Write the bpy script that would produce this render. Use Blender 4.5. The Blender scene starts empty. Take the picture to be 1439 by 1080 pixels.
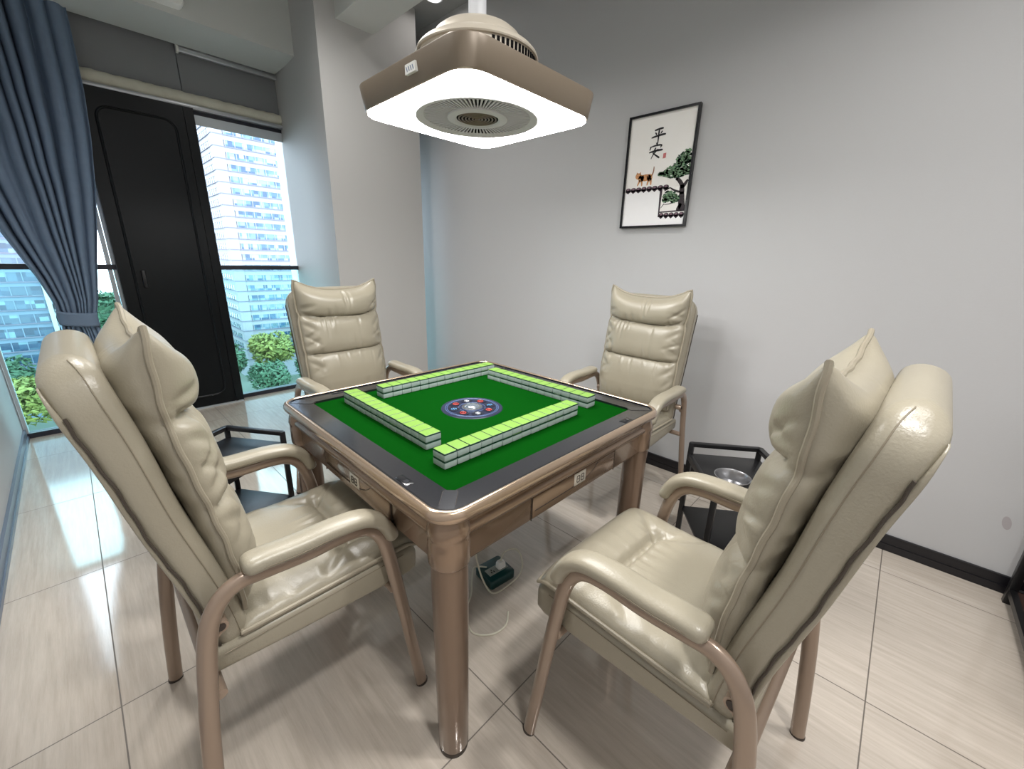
import bpy, bmesh, math, random
from mathutils import Vector, Matrix
random.seed(7)
PI = math.pi
scene = bpy.context.scene
COL = scene.collection

# ------------------------------------------------------------------ helpers
def lin(c):
    c = c / 255.0
    return c / 12.92 if c <= 0.04045 else ((c + 0.055) / 1.055) ** 2.4

def rgb(r, g, b):
    return (lin(r), lin(g), lin(b), 1.0)

class MB:
    def __init__(self):
        self.v = []; self.f = []; self.m = []
    def add(self, verts, faces, mi=0):
        n = len(self.v)
        self.v += [tuple(p) for p in verts]
        self.f += [tuple(i + n for i in f) for f in faces]
        self.m += [mi] * len(faces)
        return self
    def box(self, x0, y0, z0, x1, y1, z1, mi=0):
        v = [(x0,y0,z0),(x1,y0,z0),(x1,y1,z0),(x0,y1,z0),(x0,y0,z1),(x1,y0,z1),(x1,y1,z1),(x0,y1,z1)]
        f = [(0,3,2,1),(4,5,6,7),(0,1,5,4),(1,2,6,5),(2,3,7,6),(3,0,4,7)]
        return self.add(v, f, mi)
    def bar(self, a, b, w, h=None, up=(0,0,1), mi=0):
        """rectangular bar from a to b, w across, h along up"""
        h = w if h is None else h
        a = Vector(a); b = Vector(b); t = (b - a).normalized(); up = Vector(up)
        if abs(t.dot(up)) > 0.99: up = Vector((1,0,0))
        s = t.cross(up).normalized(); u = s.cross(t).normalized()
        v = []
        for p in (a, b):
            for i, j in ((-1,-1),(1,-1),(1,1),(-1,1)):
                v.append(p + s * (i*w/2) + u * (j*h/2))
        return self.add(v, [(3,2,1,0),(4,5,6,7),(0,1,5,4),(1,2,6,5),(2,3,7,6),(3,0,4,7)], mi)
    def prism(self, poly, z0, z1, mi=0):
        n = len(poly)
        v = [(x,y,z0) for x,y in poly] + [(x,y,z1) for x,y in poly]
        f = [tuple(reversed(range(n))), tuple(range(n, 2*n))]
        f += [(i, (i+1) % n, n + (i+1) % n, n + i) for i in range(n)]
        return self.add(v, f, mi)
    def rings(self, rings, closed=True, cap0=False, cap1=False, loop=False, mi=0):
        n = len(rings[0]); v = [p for r in rings for p in r]; f = []
        R = len(rings)
        for k in range(R if loop else R - 1):
            a = k * n; b = ((k + 1) % R) * n
            for i in range(n if closed else n - 1):
                j = (i + 1) % n
                f.append((a+i, a+j, b+j, b+i))
        if cap0: f.append(tuple(reversed(range(n))))
        if cap1: f.append(tuple(range((R-1)*n, R*n)))
        return self.add(v, f, mi)
    def lathe(self, prof, n=48, c=(0,0,0), cap0=False, cap1=False, mi=0):
        rs = []
        for r, z in prof:
            rs.append([(c[0] + r*math.cos(2*PI*i/n), c[1] + r*math.sin(2*PI*i/n), c[2] + z) for i in range(n)])
        return self.rings(rs, True, cap0, cap1, mi=mi)
    def tube(self, path, r, n=12, side=None, r2=None, cap=True, loop=False, mi=0, taper=None):
        """sweep an ellipse along path; side = constant lateral axis (radius r along it, r2 along the other)"""
        r2 = r if r2 is None else r2
        P = [Vector(p) for p in path]; N = len(P); rings = []
        prev = None
        for k in range(N):
            if loop: t = (P[(k+1) % N] - P[k-1]).normalized()
            else: t = (P[min(k+1, N-1)] - P[max(k-1, 0)]).normalized()
            if side is not None:
                s = Vector(side); s = (s - t * s.dot(t)).normalized()
            else:
                if prev is None:
                    s = Vector((0,0,1)) if abs(t.z) < 0.9 else Vector((1,0,0))
                else: s = prev
                s = (s - t * s.dot(t)).normalized()
            prev = s
            u = t.cross(s)
            q = 1.0 if taper is None else taper(k / (N - 1))
            rings.append([P[k] + s*(r*q*math.cos(2*PI*i/n)) + u*(r2*q*math.sin(2*PI*i/n)) for i in range(n)])
        return self.rings(rings, True, cap and not loop, cap and not loop, loop, mi)
    def build(self, name, mat, parent=None, smooth=True, bevel=0.0, seg=2, loc=None, rotz=None, angle=35, recalc=True):
        me = bpy.data.meshes.new(name)
        me.from_pydata(self.v, [], self.f)
        mats = mat if isinstance(mat, (list, tuple)) else [mat]
        for m_ in mats: me.materials.append(m_)
        if len(mats) > 1:
            me.polygons.foreach_set('material_index', self.m)
        bm = bmesh.new(); bm.from_mesh(me)
        if recalc: bmesh.ops.recalc_face_normals(bm, faces=bm.faces)
        if bevel > 0:
            ed = [e for e in bm.edges if len(e.link_faces) == 2 and e.calc_face_angle(0) > math.radians(30)]
            bmesh.ops.bevel(bm, geom=ed, offset=bevel, segments=seg, affect='EDGES', profile=0.5, clamp_overlap=True)
        if smooth:
            for fc in bm.faces: fc.smooth = True
            for e in bm.edges:
                if len(e.link_faces) == 2 and e.calc_face_angle(0) > math.radians(angle): e.smooth = False
        bm.to_mesh(me); bm.free()
        o = bpy.data.objects.new(name, me); COL.objects.link(o)
        if parent is not None: o.parent = parent
        if loc is not None: o.location = loc
        if rotz is not None: o.rotation_euler = (0, 0, rotz)
        return o

def tag(o, label=None, cat=None, group=None, kind=None):
    if label: o['label'] = label
    if cat: o['category'] = cat
    if group: o['group'] = group
    if kind: o['kind'] = kind
    return o

def thing(name, label, cat, loc=(0,0,0), rotz=0.0, group=None):
    o = bpy.data.objects.new(name, None); COL.objects.link(o)
    o.empty_display_size = 0.1
    o.location = loc; o.rotation_euler = (0, 0, rotz)
    return tag(o, label, cat, group)

def struct(name, mb, mat, label=None, **k):
    o = mb.build(name, mat, **k); o['kind'] = 'structure'
    if label: o['label'] = label
    return o

def copy_tree(o, parent=None):
    c = o.copy(); COL.objects.link(c)
    if parent is not None: c.parent = parent
    for ch in [x for x in o.children]: copy_tree(ch, c)
    return c

def smooth_path(pts, n=6, loop=False):
    P = [Vector(p) for p in pts]; out = []; N = len(P)
    segs = N if loop else N - 1
    for k in range(segs):
        if loop: p0, p1, p2, p3 = P[k-1], P[k], P[(k+1) % N], P[(k+2) % N]
        else: p0, p1, p2, p3 = P[max(k-1,0)], P[k], P[k+1], P[min(k+2,N-1)]
        for i in range(n):
            t = i / n
            out.append(0.5*((2*p1) + (p2-p0)*t + (2*p0-5*p1+4*p2-p3)*t*t + (-p0+3*p1-3*p2+p3)*t**3))
    if not loop: out.append(P[-1])
    return out

def roundrect(hx, hy, r, n=6):
    pts = []
    for cx, cy, a0 in ((hx-r,hy-r,0),(-hx+r,hy-r,PI/2),(-hx+r,-hy+r,PI),(hx-r,-hy+r,1.5*PI)):
        for i in range(n + 1):
            a = a0 + PI/2*i/n
            pts.append((cx + r*math.cos(a), cy + r*math.sin(a)))
    return pts

def interp(tab, x):
    if x <= tab[0][0]: return tab[0][1]
    for (a, va), (b, vb) in zip(tab, tab[1:]):
        if x <= b: return va + (vb - va) * (x - a) / (b - a)
    return tab[-1][1]

def sstep(a, b, x):
    t = min(1, max(0, (x - a) / (b - a))); return t*t*(3-2*t)

# ------------------------------------------------------------------ materials
def mat(name, color, rough=0.5, metal=0.0, coat=0.0, spec=0.5, bump=None, noise=None, emit=None):
    """bump = (scale, strength); noise = (scale, second colour, stretch)"""
    m = bpy.data.materials.new(name); m.use_nodes = True
    nt = m.node_tree; b = nt.nodes['Principled BSDF']
    b.inputs['Base Color'].default_value = color
    b.inputs['Roughness'].default_value = rough
    b.inputs['Metallic'].default_value = metal
    b.inputs['Coat Weight'].default_value = coat
    b.inputs['Coat Roughness'].default_value = 0.08
    b.inputs['Specular IOR Level'].default_value = spec
    if emit:
        b.inputs['Emission Color'].default_value = emit[0]; b.inputs['Emission Strength'].default_value = emit[1]
    tc = None
    if bump or noise:
        tc = nt.nodes.new('ShaderNodeTexCoord')
    if noise:
        mp = nt.nodes.new('ShaderNodeMapping'); mp.inputs['Scale'].default_value = noise[2] if len(noise) > 2 else (1,1,1)
        nt.links.new(tc.outputs['Object'], mp.inputs['Vector'])
        no = nt.nodes.new('ShaderNodeTexNoise'); no.inputs['Scale'].default_value = noise[0]; no.inputs['Detail'].default_value = 5
        nt.links.new(mp.outputs['Vector'], no.inputs['Vector'])
        mx = nt.nodes.new('ShaderNodeMix'); mx.data_type = 'RGBA'
        mx.inputs[6].default_value = color; mx.inputs[7].default_value = noise[1]
        nt.links.new(no.outputs['Fac'], mx.inputs[0])
        nt.links.new(mx.outputs[2], b.inputs['Base Color'])
    if bump:
        no = nt.nodes.new('ShaderNodeTexNoise'); no.inputs['Scale'].default_value = bump[0]; no.inputs['Detail'].default_value = 4
        nt.links.new(tc.outputs['Object'], no.inputs['Vector'])
        bp = nt.nodes.new('ShaderNodeBump'); bp.inputs['Strength'].default_value = bump[1]; bp.inputs['Distance'].default_value = 0.01
        nt.links.new(no.outputs['Fac'], bp.inputs['Height']); nt.links.new(bp.outputs['Normal'], b.inputs['Normal'])
    return m

def floor_material():
    m = mat('porcelain_floor_tile', rgb(196,190,182), 0.16, spec=0.9)
    nt = m.node_tree; N = nt.nodes; L = nt.links; b = N['Principled BSDF']
    tc = N.new('ShaderNodeTexCoord'); sp = N.new('ShaderNodeSeparateXYZ'); L.new(tc.outputs['Object'], sp.inputs[0])
    def M(op, a, b2=None, c=None):
        n = N.new('ShaderNodeMath'); n.operation = op
        for i, x in enumerate((a, b2, c)):
            if x is None: continue
            if isinstance(x, (int, float)): n.inputs[i].default_value = x
            else: L.new(x, n.inputs[i])
        return n.outputs[0]
    def line(out, off, size):
        d = M('ABSOLUTE', M('SUBTRACT', M('FRACT', M('ADD', M('DIVIDE', M('SUBTRACT', out, off), size), 0.5)), 0.5))
        return M('LESS_THAN', d, 0.0017/size)
    g = M('MAXIMUM', line(sp.outputs[0], -0.269, 0.764), line(sp.outputs[1], -0.443, 0.766))
    # per tile offset so the streaks break at the joints
    ix = M('FLOOR', M('DIVIDE', M('SUBTRACT', sp.outputs[0], -0.269), 0.764)); iy = M('FLOOR', M('DIVIDE', M('SUBTRACT', sp.outputs[1], -0.443), 0.766))
    cb = N.new('ShaderNodeCombineXYZ')
    L.new(M('MULTIPLY', sp.outputs[0], 26), cb.inputs[0]); L.new(M('MULTIPLY', sp.outputs[1], 1.6), cb.inputs[1])
    L.new(M('ADD', M('MULTIPLY', ix, 3.7), M('MULTIPLY', iy, 9.1)), cb.inputs[2])
    n1 = N.new('ShaderNodeTexNoise'); n1.inputs['Scale'].default_value = 2.5; n1.inputs['Detail'].default_value = 6; n1.inputs['Roughness'].default_value = 0.7
    L.new(cb.outputs[0], n1.inputs['Vector'])
    n2 = N.new('ShaderNodeTexNoise'); n2.inputs['Scale'].default_value = 1.7; n2.inputs['Detail'].default_value = 3
    L.new(tc.outputs['Object'], n2.inputs['Vector'])
    r1 = N.new('ShaderNodeValToRGB')
    r1.color_ramp.elements[0].position = 0.3; r1.color_ramp.elements[0].color = rgb(180,169,156)
    r1.color_ramp.elements[1].position = 0.72; r1.color_ramp.elements[1].color = rgb(206,196,184)
    L.new(n1.outputs['Fac'], r1.inputs[0])
    mx = N.new('ShaderNodeMix'); mx.data_type = 'RGBA'; mx.inputs[7].default_value = rgb(180,170,159)
    L.new(M('MULTIPLY', n2.outputs['Fac'], 0.35), mx.inputs[0]); L.new(r1.outputs[0], mx.inputs[6])
    mg = N.new('ShaderNodeMix'); mg.data_type = 'RGBA'; mg.inputs[7].default_value = rgb(104,96,88)
    L.new(g, mg.inputs[0]); L.new(mx.outputs[2], mg.inputs[6]); L.new(mg.outputs[2], b.inputs['Base Color'])
    L.new(M('ADD', M('MULTIPLY', g, 0.5), M('ADD', M('MULTIPLY', n2.outputs['Fac'], 0.06), 0.045)), b.inputs['Roughness'])
    bp = N.new('ShaderNodeBump'); bp.inputs['Strength'].default_value = 0.25; bp.inputs['Distance'].default_value = 0.002
    L.new(M('ADD', M('MULTIPLY', n1.outputs['Fac'], 0.15), M('MULTIPLY', g, -1.0)), bp.inputs['Height']); L.new(bp.outputs['Normal'], b.inputs['Normal'])
    return m

def glass_material(name, tint):
    m = bpy.data.materials.new(name); m.use_nodes = True
    nt = m.node_tree; nt.nodes.remove(nt.nodes['Principled BSDF']); out = nt.nodes['Material Output']
    tr = nt.nodes.new('ShaderNodeBsdfTransparent'); tr.inputs[0].default_value = tint
    gl = nt.nodes.new('ShaderNodeBsdfGlossy'); gl.inputs['Roughness'].default_value = 0.01
    fr = nt.nodes.new('ShaderNodeFresnel'); fr.inputs['IOR'].default_value = 1.35
    mx = nt.nodes.new('ShaderNodeMixShader')
    nt.links.new(fr.outputs[0], mx.inputs[0]); nt.links.new(tr.outputs[0], mx.inputs[1]); nt.links.new(gl.outputs[0], mx.inputs[2])
    nt.links.new(mx.outputs[0], out.inputs[0])
    return m

def window_strip_material(name, cols, cell_w, seed, axis):
    """glass strip of a far tower: blinds, open and closed sashes as random coloured cells"""
    m = mat(name, cols[0], 0.25, spec=0.6)
    nt = m.node_tree; N = nt.nodes; L = nt.links; b = N['Principled BSDF']
    tc = N.new('ShaderNodeTexCoord'); mp = N.new('ShaderNodeMapping')
    mp.inputs['Location'].default_value = (seed, seed*0.7, 0)
    mp.inputs['Scale'].default_value = (1.0/cell_w, 1.0/cell_w, 1/1.1)
    L.new(tc.outputs['Object'], mp.inputs['Vector'])
    vo = N.new('ShaderNodeTexWhiteNoise'); vo.noise_dimensions = '3D'
    fl = N.new('ShaderNodeVectorMath'); fl.operation = 'FLOOR'
    L.new(mp.outputs['Vector'], fl.inputs[0])
    L.new(fl.outputs[0], vo.inputs['Vector'])
    r = N.new('ShaderNodeValToRGB'); r.color_ramp.interpolation = 'CONSTANT'
    for i, c in enumerate(cols):
        if i < 2: e = r.color_ramp.elements[i]; e.position = i/len(cols)
        else: e = r.color_ramp.elements.new(i/len(cols))
        e.color = c
    L.new(vo.outputs['Value'], r.inputs[0]); L.new(r.outputs[0], b.inputs['Base Color'])
    return m

M = {}
M['floor'] = floor_material()
M['wall'] = mat('warm_grey_wall_paint', rgb(190,190,191), 0.5, bump=(160, 0.04), spec=0.4)
M['column'] = mat('grey_column_paint', rgb(192,191,189), 0.55, bump=(160, 0.05), spec=0.35)
M['ceiling'] = mat('dull_grey_ceiling_paint', rgb(150,150,148), 0.8)
M['beam'] = mat('pale_beam_paint', rgb(205,208,204), 0.6)
M['black_trim'] = mat('black_skirting', rgb(22,21,26), 0.3)
M['grey_trim'] = mat('grey_blue_skirting', rgb(96,104,120), 0.35)
M['header'] = mat('grey_header_board', rgb(132,134,136), 0.7, bump=(120, 0.08))
M['black_metal'] = mat('black_powder_coated_metal', rgb(20,20,22), 0.38, bump=(300, 0.04))
M['door_black'] = mat('black_green_door_paint', rgb(6,11,15), 0.32, spec=0.3)
M['mullion'] = mat('dark_window_frame', rgb(40,42,52), 0.4)
M['pale_frame'] = mat('pale_aluminium', rgb(190,196,200), 0.35, metal=0.3)
M['rail'] = mat('silver_rail', rgb(200,203,206), 0.3, metal=0.7)
M['blind'] = mat('cream_blind_fabric', rgb(216,214,198), 0.8, bump=(90, 0.2), noise=(14, rgb(190,187,170), (1,1,1)))
M['glass'] = glass_material('clear_window_glass', (0.96, 0.98, 1.0, 1))
M['glass_low'] = glass_material('cyan_tinted_window_glass', (0.76, 0.95, 0.97, 1))
M['curtain'] = mat('slate_blue_curtain_cloth', rgb(118,136,158), 0.85, bump=(420, 0.12), noise=(30, rgb(106,124,146), (1,1,1)))
M['leather'] = mat('beige_leather', rgb(158,151,134), 0.32, bump=(260, 0.08), spec=0.6, noise=(7, rgb(147,140,123), (1,1,1)))
M['leather_dark'] = mat('dark_leather_seam', rgb(66,58,50), 0.6)
M['stitch'] = mat('taupe_stitching', rgb(132,122,104), 0.6)
M['leather_edge'] = mat('beige_leather_piping', rgb(146,138,121), 0.42)
M['frame_paint'] = mat('taupe_metallic_lacquer', rgb(150,131,115), 0.28, metal=0.3, coat=0.4)
M['frame_dark'] = mat('dark_rubber_foot', rgb(52,42,36), 0.5)
M['gold'] = mat('champagne_gold_lacquer', rgb(182,160,138), 0.22, metal=0.75, coat=0.5)
M['body_gold'] = mat('rose_bronze_lacquer', rgb(140,117,97), 0.24, metal=0.5, coat=0.6)
M['leg_gold'] = mat('bronze_leg_lacquer', rgb(122,101,84), 0.28, metal=0.45, coat=0.5)
M['groove'] = mat('dark_joint_line', rgb(40,32,26), 0.7)
M['brushed'] = mat('brushed_graphite_panel', rgb(24,25,29), 0.16, spec=0.8, coat=0.35, noise=(3, rgb(32,33,38), (30,1,30)), bump=(60,0.012))
M['plate'] = mat('satin_graphite_corner_plate', rgb(36,37,42), 0.2, spec=0.8, coat=0.35)
M['black_gloss'] = mat('gloss_black_strip', rgb(18,19,23), 0.2)
M['felt'] = mat('green_felt', rgb(1,60,5), 0.95, bump=(900, 0.2), spec=0.03, noise=(60, rgb(1,56,5), (1,1,1)))
M['tile_white'] = mat('white_tile_resin', rgb(180,192,190), 0.25, spec=0.5)
M['tile_green'] = mat('lime_green_tile_back', rgb(116,155,66), 0.35, spec=0.4)
M['tile_line'] = mat('dark_green_tile_layer', rgb(6,52,36), 0.35)
M['navy'] = mat('navy_console_plate', rgb(16,24,52), 0.4, coat=0.1)
M['navy_line'] = mat('pale_blue_print', rgb(84,106,146), 0.45)
M['petal'] = mat('deep_blue_button', rgb(8,13,34), 0.3, coat=0.2)
M['red_print'] = mat('red_symbol_print', rgb(178,52,40), 0.4)
M['white_print'] = mat('white_symbol_print', rgb(222,226,230), 0.4)
M['sky_print'] = mat('sky_blue_symbol_print', rgb(96,162,214), 0.4)
M['dome'] = mat('clear_grey_dice_dome', rgb(96,104,112), 0.06, spec=0.8, coat=1.0)
M['lamp_frame'] = mat('sand_gold_lamp_housing', rgb(124,112,97), 0.4, metal=0.2)
M['lamp_top'] = mat('pearl_lamp_canopy', rgb(205,196,180), 0.35, metal=0.2)
M['lamp_grey'] = mat('light_grey_grille', rgb(206,204,206), 0.45)
M['lamp_dark'] = mat('dark_fan_cavity', rgb(12,11,11), 0.8, spec=0.1)
M['lamp_pole'] = mat('white_pole', rgb(222,224,228), 0.4)
M['paper'] = mat('cream_print_paper', rgb(244,240,234), 0.5, noise=(5, rgb(250,248,246), (1,1,1)))
M['ink'] = mat('black_ink', rgb(28,26,32), 0.6)
M['roof_ink'] = mat('dark_plum_roof_print', rgb(58,46,56), 0.6)
M['roof_mid'] = mat('mauve_roof_print', rgb(126,100,112), 0.6)
M['seal'] = mat('faded_red_seal_print', rgb(206,120,120), 0.6)
M['cat'] = mat('ginger_print', rgb(196,132,84), 0.6, noise=(90, rgb(222,168,118), (1,1,1)))
M['cat_dark'] = mat('ginger_dark_print', rgb(150,98,62), 0.6)
M['pine'] = mat('pine_green_print', rgb(52,94,70), 0.6, noise=(70, rgb(22,58,44), (1,1,1)))
M['pine_light'] = mat('pale_pine_print', rgb(112,146,112), 0.6)
M['bark_print'] = mat('dark_trunk_print', rgb(46,38,42), 0.6)
M['white_paint'] = mat('white_print_wall', rgb(250,249,250), 0.6)
M['steel'] = mat('stainless_steel', rgb(176,176,178), 0.3, metal=1.0)
M['teal_box'] = mat('dark_teal_plastic', rgb(14,62,62), 0.35)
M['grey_plastic'] = mat('grey_socket_plastic', rgb(150,154,146), 0.4)
M['white_plastic'] = mat('off_white_plastic', rgb(236,236,232), 0.35)
M['cable'] = mat('cream_cable', rgb(206,202,184), 0.4)
M['brown_board'] = mat('dark_walnut_board', rgb(64,40,30), 0.4, noise=(4, rgb(48,30,24), (30,2,2)))
M['smudge'] = mat('grey_wall_scuff', rgb(170,164,166), 0.7)
M['logo_plate'] = mat('silver_badge', rgb(214,208,198), 0.3, metal=0.4)
m_ = mat('lamp_diffuser_glow', (1,1,1,1), 0.5, emit=((1.0, 0.99, 0.97, 1), 25.0)); M['glow'] = m_
M['spot_glow'] = mat('downlight_glow', (1,1,1,1), 0.5, emit=((1.0, 0.95, 0.92, 1), 22.0))
M['tower_white'] = mat('tower_white_cladding', rgb(134,134,141), 0.6)
M['tower_band'] = mat('tower_mauve_ledge', rgb(100,98,114), 0.6)
M['tower_grey'] = mat('tower_blue_grey_cladding', rgb(98,114,132), 0.5)
M['pilaster'] = mat('tower_white_pilaster', rgb(160,164,168), 0.6)
M['pilaster_grey'] = mat('tower_grey_pilaster', rgb(112,122,136), 0.6)
M['strip_a'] = window_strip_material('tower_window_strip', [rgb(82,108,124), rgb(48,80,106), rgb(104,120,130), rgb(34,62,90), rgb(124,132,138), rgb(70,98,106)], 1.3, 3.3, 'x')
M['strip_b'] = window_strip_material('tower_dark_window_strip', [rgb(52,74,96), rgb(42,62,84), rgb(66,88,106), rgb(100,126,136), rgb(48,68,90), rgb(36,54,74), rgb(58,78,96)], 1.6, 9.1, 'x')
M['leaf_yellow'] = mat('yellow_green_leaves', rgb(128,126,50), 0.7, noise=(0.3, rgb(66,88,46), (1,1,1)))
M['leaf_green'] = mat('green_leaves', rgb(58,90,60), 0.7, noise=(0.3, rgb(38,66,48), (1,1,1)))
M['bark'] = mat('tree_bark', rgb(88,74,60), 0.9)
M['city_ground'] = mat('pale_street_paving', rgb(108,116,110), 0.9, noise=(0.05, rgb(74,92,72), (1,1,1)))

# ------------------------------------------------------------------ room shell
XL, XR, YW, YB, ZC = -1.31, 1.46, 3.08, -2.25, 3.0
struct('floor', MB().box(XL-0.15, YB-0.15, -0.12, XR+0.15, YW+0.12, 0.0), M['floor'], smooth=False)
struct('ceiling', MB().box(XL-0.15, YB-0.15, ZC, XR+0.15, YW+0.2, ZC+0.12), M['ceiling'], smooth=False)
struct('wall_right', MB().box(XR, YB-0.15, 0.0, XR+0.15, YW+0.2, ZC), M['wall'], smooth=False)
struct('wall_left', MB().box(XL-0.15, YB-0.15, 0.0, XL, YW+0.2, ZC), M['wall'], smooth=False)
struct('wall_back', MB().box(XL, YB-0.15, 0.0, XR, YB, ZC), M['wall'], smooth=False)
colb = MB().prism([(0.50,2.075),(1.26,2.075),(1.26,2.42),(0.80,3.06),(0.80,YW+0.2),(0.58,YW+0.2)], 0.0, ZC)
struct('column', colb, M['column'], 'pale grey square column between the window and the right wall', smooth=False)
b = MB().box(XR-0.012, YB, 0.0, XR, YW, 0.075).box(XR-0.016, YB, 0.0, XR-0.004, YW, 0.034)
struct('baseboard_right', b, M['black_trim'], smooth=False)
b = MB().box(XL, YB, 0.0, XL+0.012, YW-0.03, 0.07).box(XL, YB, 0.0, XL+0.018, YW-0.03, 0.022)
struct('baseboard_left', b, M['grey_trim'], smooth=False)
struct('baseboard_back', MB().box(XL+0.02, YB, 0.0, XR-0.02, YB+0.012, 0.075), M['black_trim'], smooth=False)
# beams
b = MB().box(XL, 2.54, 2.60, 0.545, 2.99, ZC)
struct('beam', b, M['beam'], 'pale grey ceiling beam running across in front of the window', smooth=False)
b = MB().box(0.635, -2.25, 2.72, 0.90, 2.075, ZC)
struct('beam_side', b, M['beam'], 'pale grey ceiling beam meeting the front of the column', smooth=False)
# header board above window with a joint, in two boards
b = MB().box(XL, 3.06, 2.33, -0.078, 3.16, ZC).box(-0.072, 3.06, 2.33, 0.585, 3.16, ZC).box(0.802, 3.06, 2.25, XR, 3.16, ZC)
struct('trim_1', b, M['header'], 'grey header boards above the window', smooth=False)

# windows: frame (structure) > panes
def window(n, x0, x1, z_top, rails, label, low_tint=True, lower=0.0):
    fb = MB()
    fb.box(x0, 3.055, 0.0, x1, 3.115, 0.035)
    fb.box(x0, 3.055, z_top, x1, 3.115, z_top + 0.03)
    for z in rails: fb.box(x0, 3.05, z - 0.017, x1, 3.12, z + 0.017)
    fr = struct('window_%d' % n, fb, M['mullion'], label, smooth=False)
    MB().box(x0, 3.06, 0.035, x0 + 0.016, 3.11, z_top).build('jamb', M['pale_frame'], fr, smooth=False)
    MB().box(x1 - 0.016, 3.06, 0.035, x1, 3.11, z_top).build('jamb', M['pale_frame'], fr, smooth=False)
    zs = [0.035] + list(rails) + [z_top]
    for k in range(len(zs) - 1):
        p = MB().box(x0 + 0.01, 3.083, zs[k], x1 - 0.01, 3.089, zs[k+1])
        p.build('pane', M['glass_low'] if k == 0 else M['glass'], fr, smooth=False)
    return fr
w = window(1, XL + 0.005, -0.655, 2.2, [1.12], 'full-height window behind the curtain, by the left wall')
MB().box(-0.70, 3.06, 0.03, -0.675, 3.075, 2.2).build('frame_strip', M['pale_frame'], w, smooth=False)
w = window(2, -0.045, 0.582, 2.2, [1.12], 'full-height window between the black door and the column')
MB().box(-0.045, 3.052, 2.135, 0.575, 3.06, 2.2).build('head_strip', M['pale_frame'], w, smooth=False)
w = window(3, 0.802, XR - 0.002, 2.2, [1.12], 'narrow window hidden between the column and the right wall')
# outer lintel so no sky shows above the panes
struct('trim_2', MB().box(XL, 3.10, 2.215, XR, 3.2, 2.36), M['header'], 'lintel above the window panes', smooth=False)

# black door panel between the windows
db = MB().box(-0.655, 2.985, 0.0, -0.045, 3.12, 2.225)
door = struct('door_1', db, M['door_black'], 'black door panel between the two windows', smooth=False)
rim_ = []
zz0, zz1, xx0, xx1 = 0.10, 2.12, -0.575, -0.165
cx, cz, hx, hz = (xx0+xx1)/2, (zz0+zz1)/2, (xx1-xx0)/2, (zz1-zz0)/2
MB().tube([(cx + x, 2.984, cz + z) for x, z in roundrect(hx, hz, 0.07)], 0.008, 8, loop=True).build('panel_bead', M['door_black'], door)
MB().box(-0.105, 2.975, 0.0, -0.085, 2.987, 2.22).build('cover_strip', M['door_black'], door, smooth=False)
h_ = MB().box(-0.535, 2.955, 0.98, -0.512, 2.985, 1.10)
h_.build('handle', M['black_metal'], door, bevel=0.005)
MB().box(-0.66, 2.97, 0.0, -0.05, 2.985, 0.012).build('threshold', M['pale_frame'], door, smooth=False)

# roller blind rolled up over the window
rb = thing('roller_blind', 'cream rolled-up blind above the window and black door', 'blind', (0,0,0))
n = 60; rings = []
for k in range(n + 1):
    x = -0.80 + (0.578 + 0.80) * k / n
    s = 0.002 * math.sin(k * 1.9) + 0.0015 * math.sin(k * 0.7)
    rings.append([(x, 3.035 + (0.027 + s) * math.cos(2*PI*i/14), 2.292 + (0.038 + s) * math.sin(2*PI*i/14)) for i in range(14)])
MB().rings(rings, True, True, True).build('fabric_roll', M['blind'], rb)
MB().box(-0.80, 3.004, 2.225, 0.575, 3.05, 2.252).box(-0.80, 3.0, 2.232, 0.575, 3.01, 2.246).build('bottom_rail', M['rail'], rb, bevel=0.003)
for x in (-0.80, 0.572): MB().box(x, 3.01, 2.252, x+0.005, 3.06, 2.33).build('bracket', M['rail'], rb, smooth=False)
# curtain rail under the beam
cr = thing('curtain_rail', 'short silver curtain rail under the beam beside the column', 'curtain rail', (0,0,0))
MB().box(-0.07, 3.0, 2.566, 0.56, 3.028, 2.588).box(-0.07, 3.008, 2.588, 0.56, 3.02, 2.606).build('track', M['rail'], cr, bevel=0.002)
MB().box(-0.078, 2.997, 2.561, -0.064, 3.031, 2.611).build('end_cap', M['white_plastic'], cr, smooth=False)
for x in (0.08, 0.34):
    MB().box(x-0.012, 3.0, 2.600, x+0.012, 3.06, 2.614).build('bracket', M['rail'], cr, smooth=False)

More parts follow.
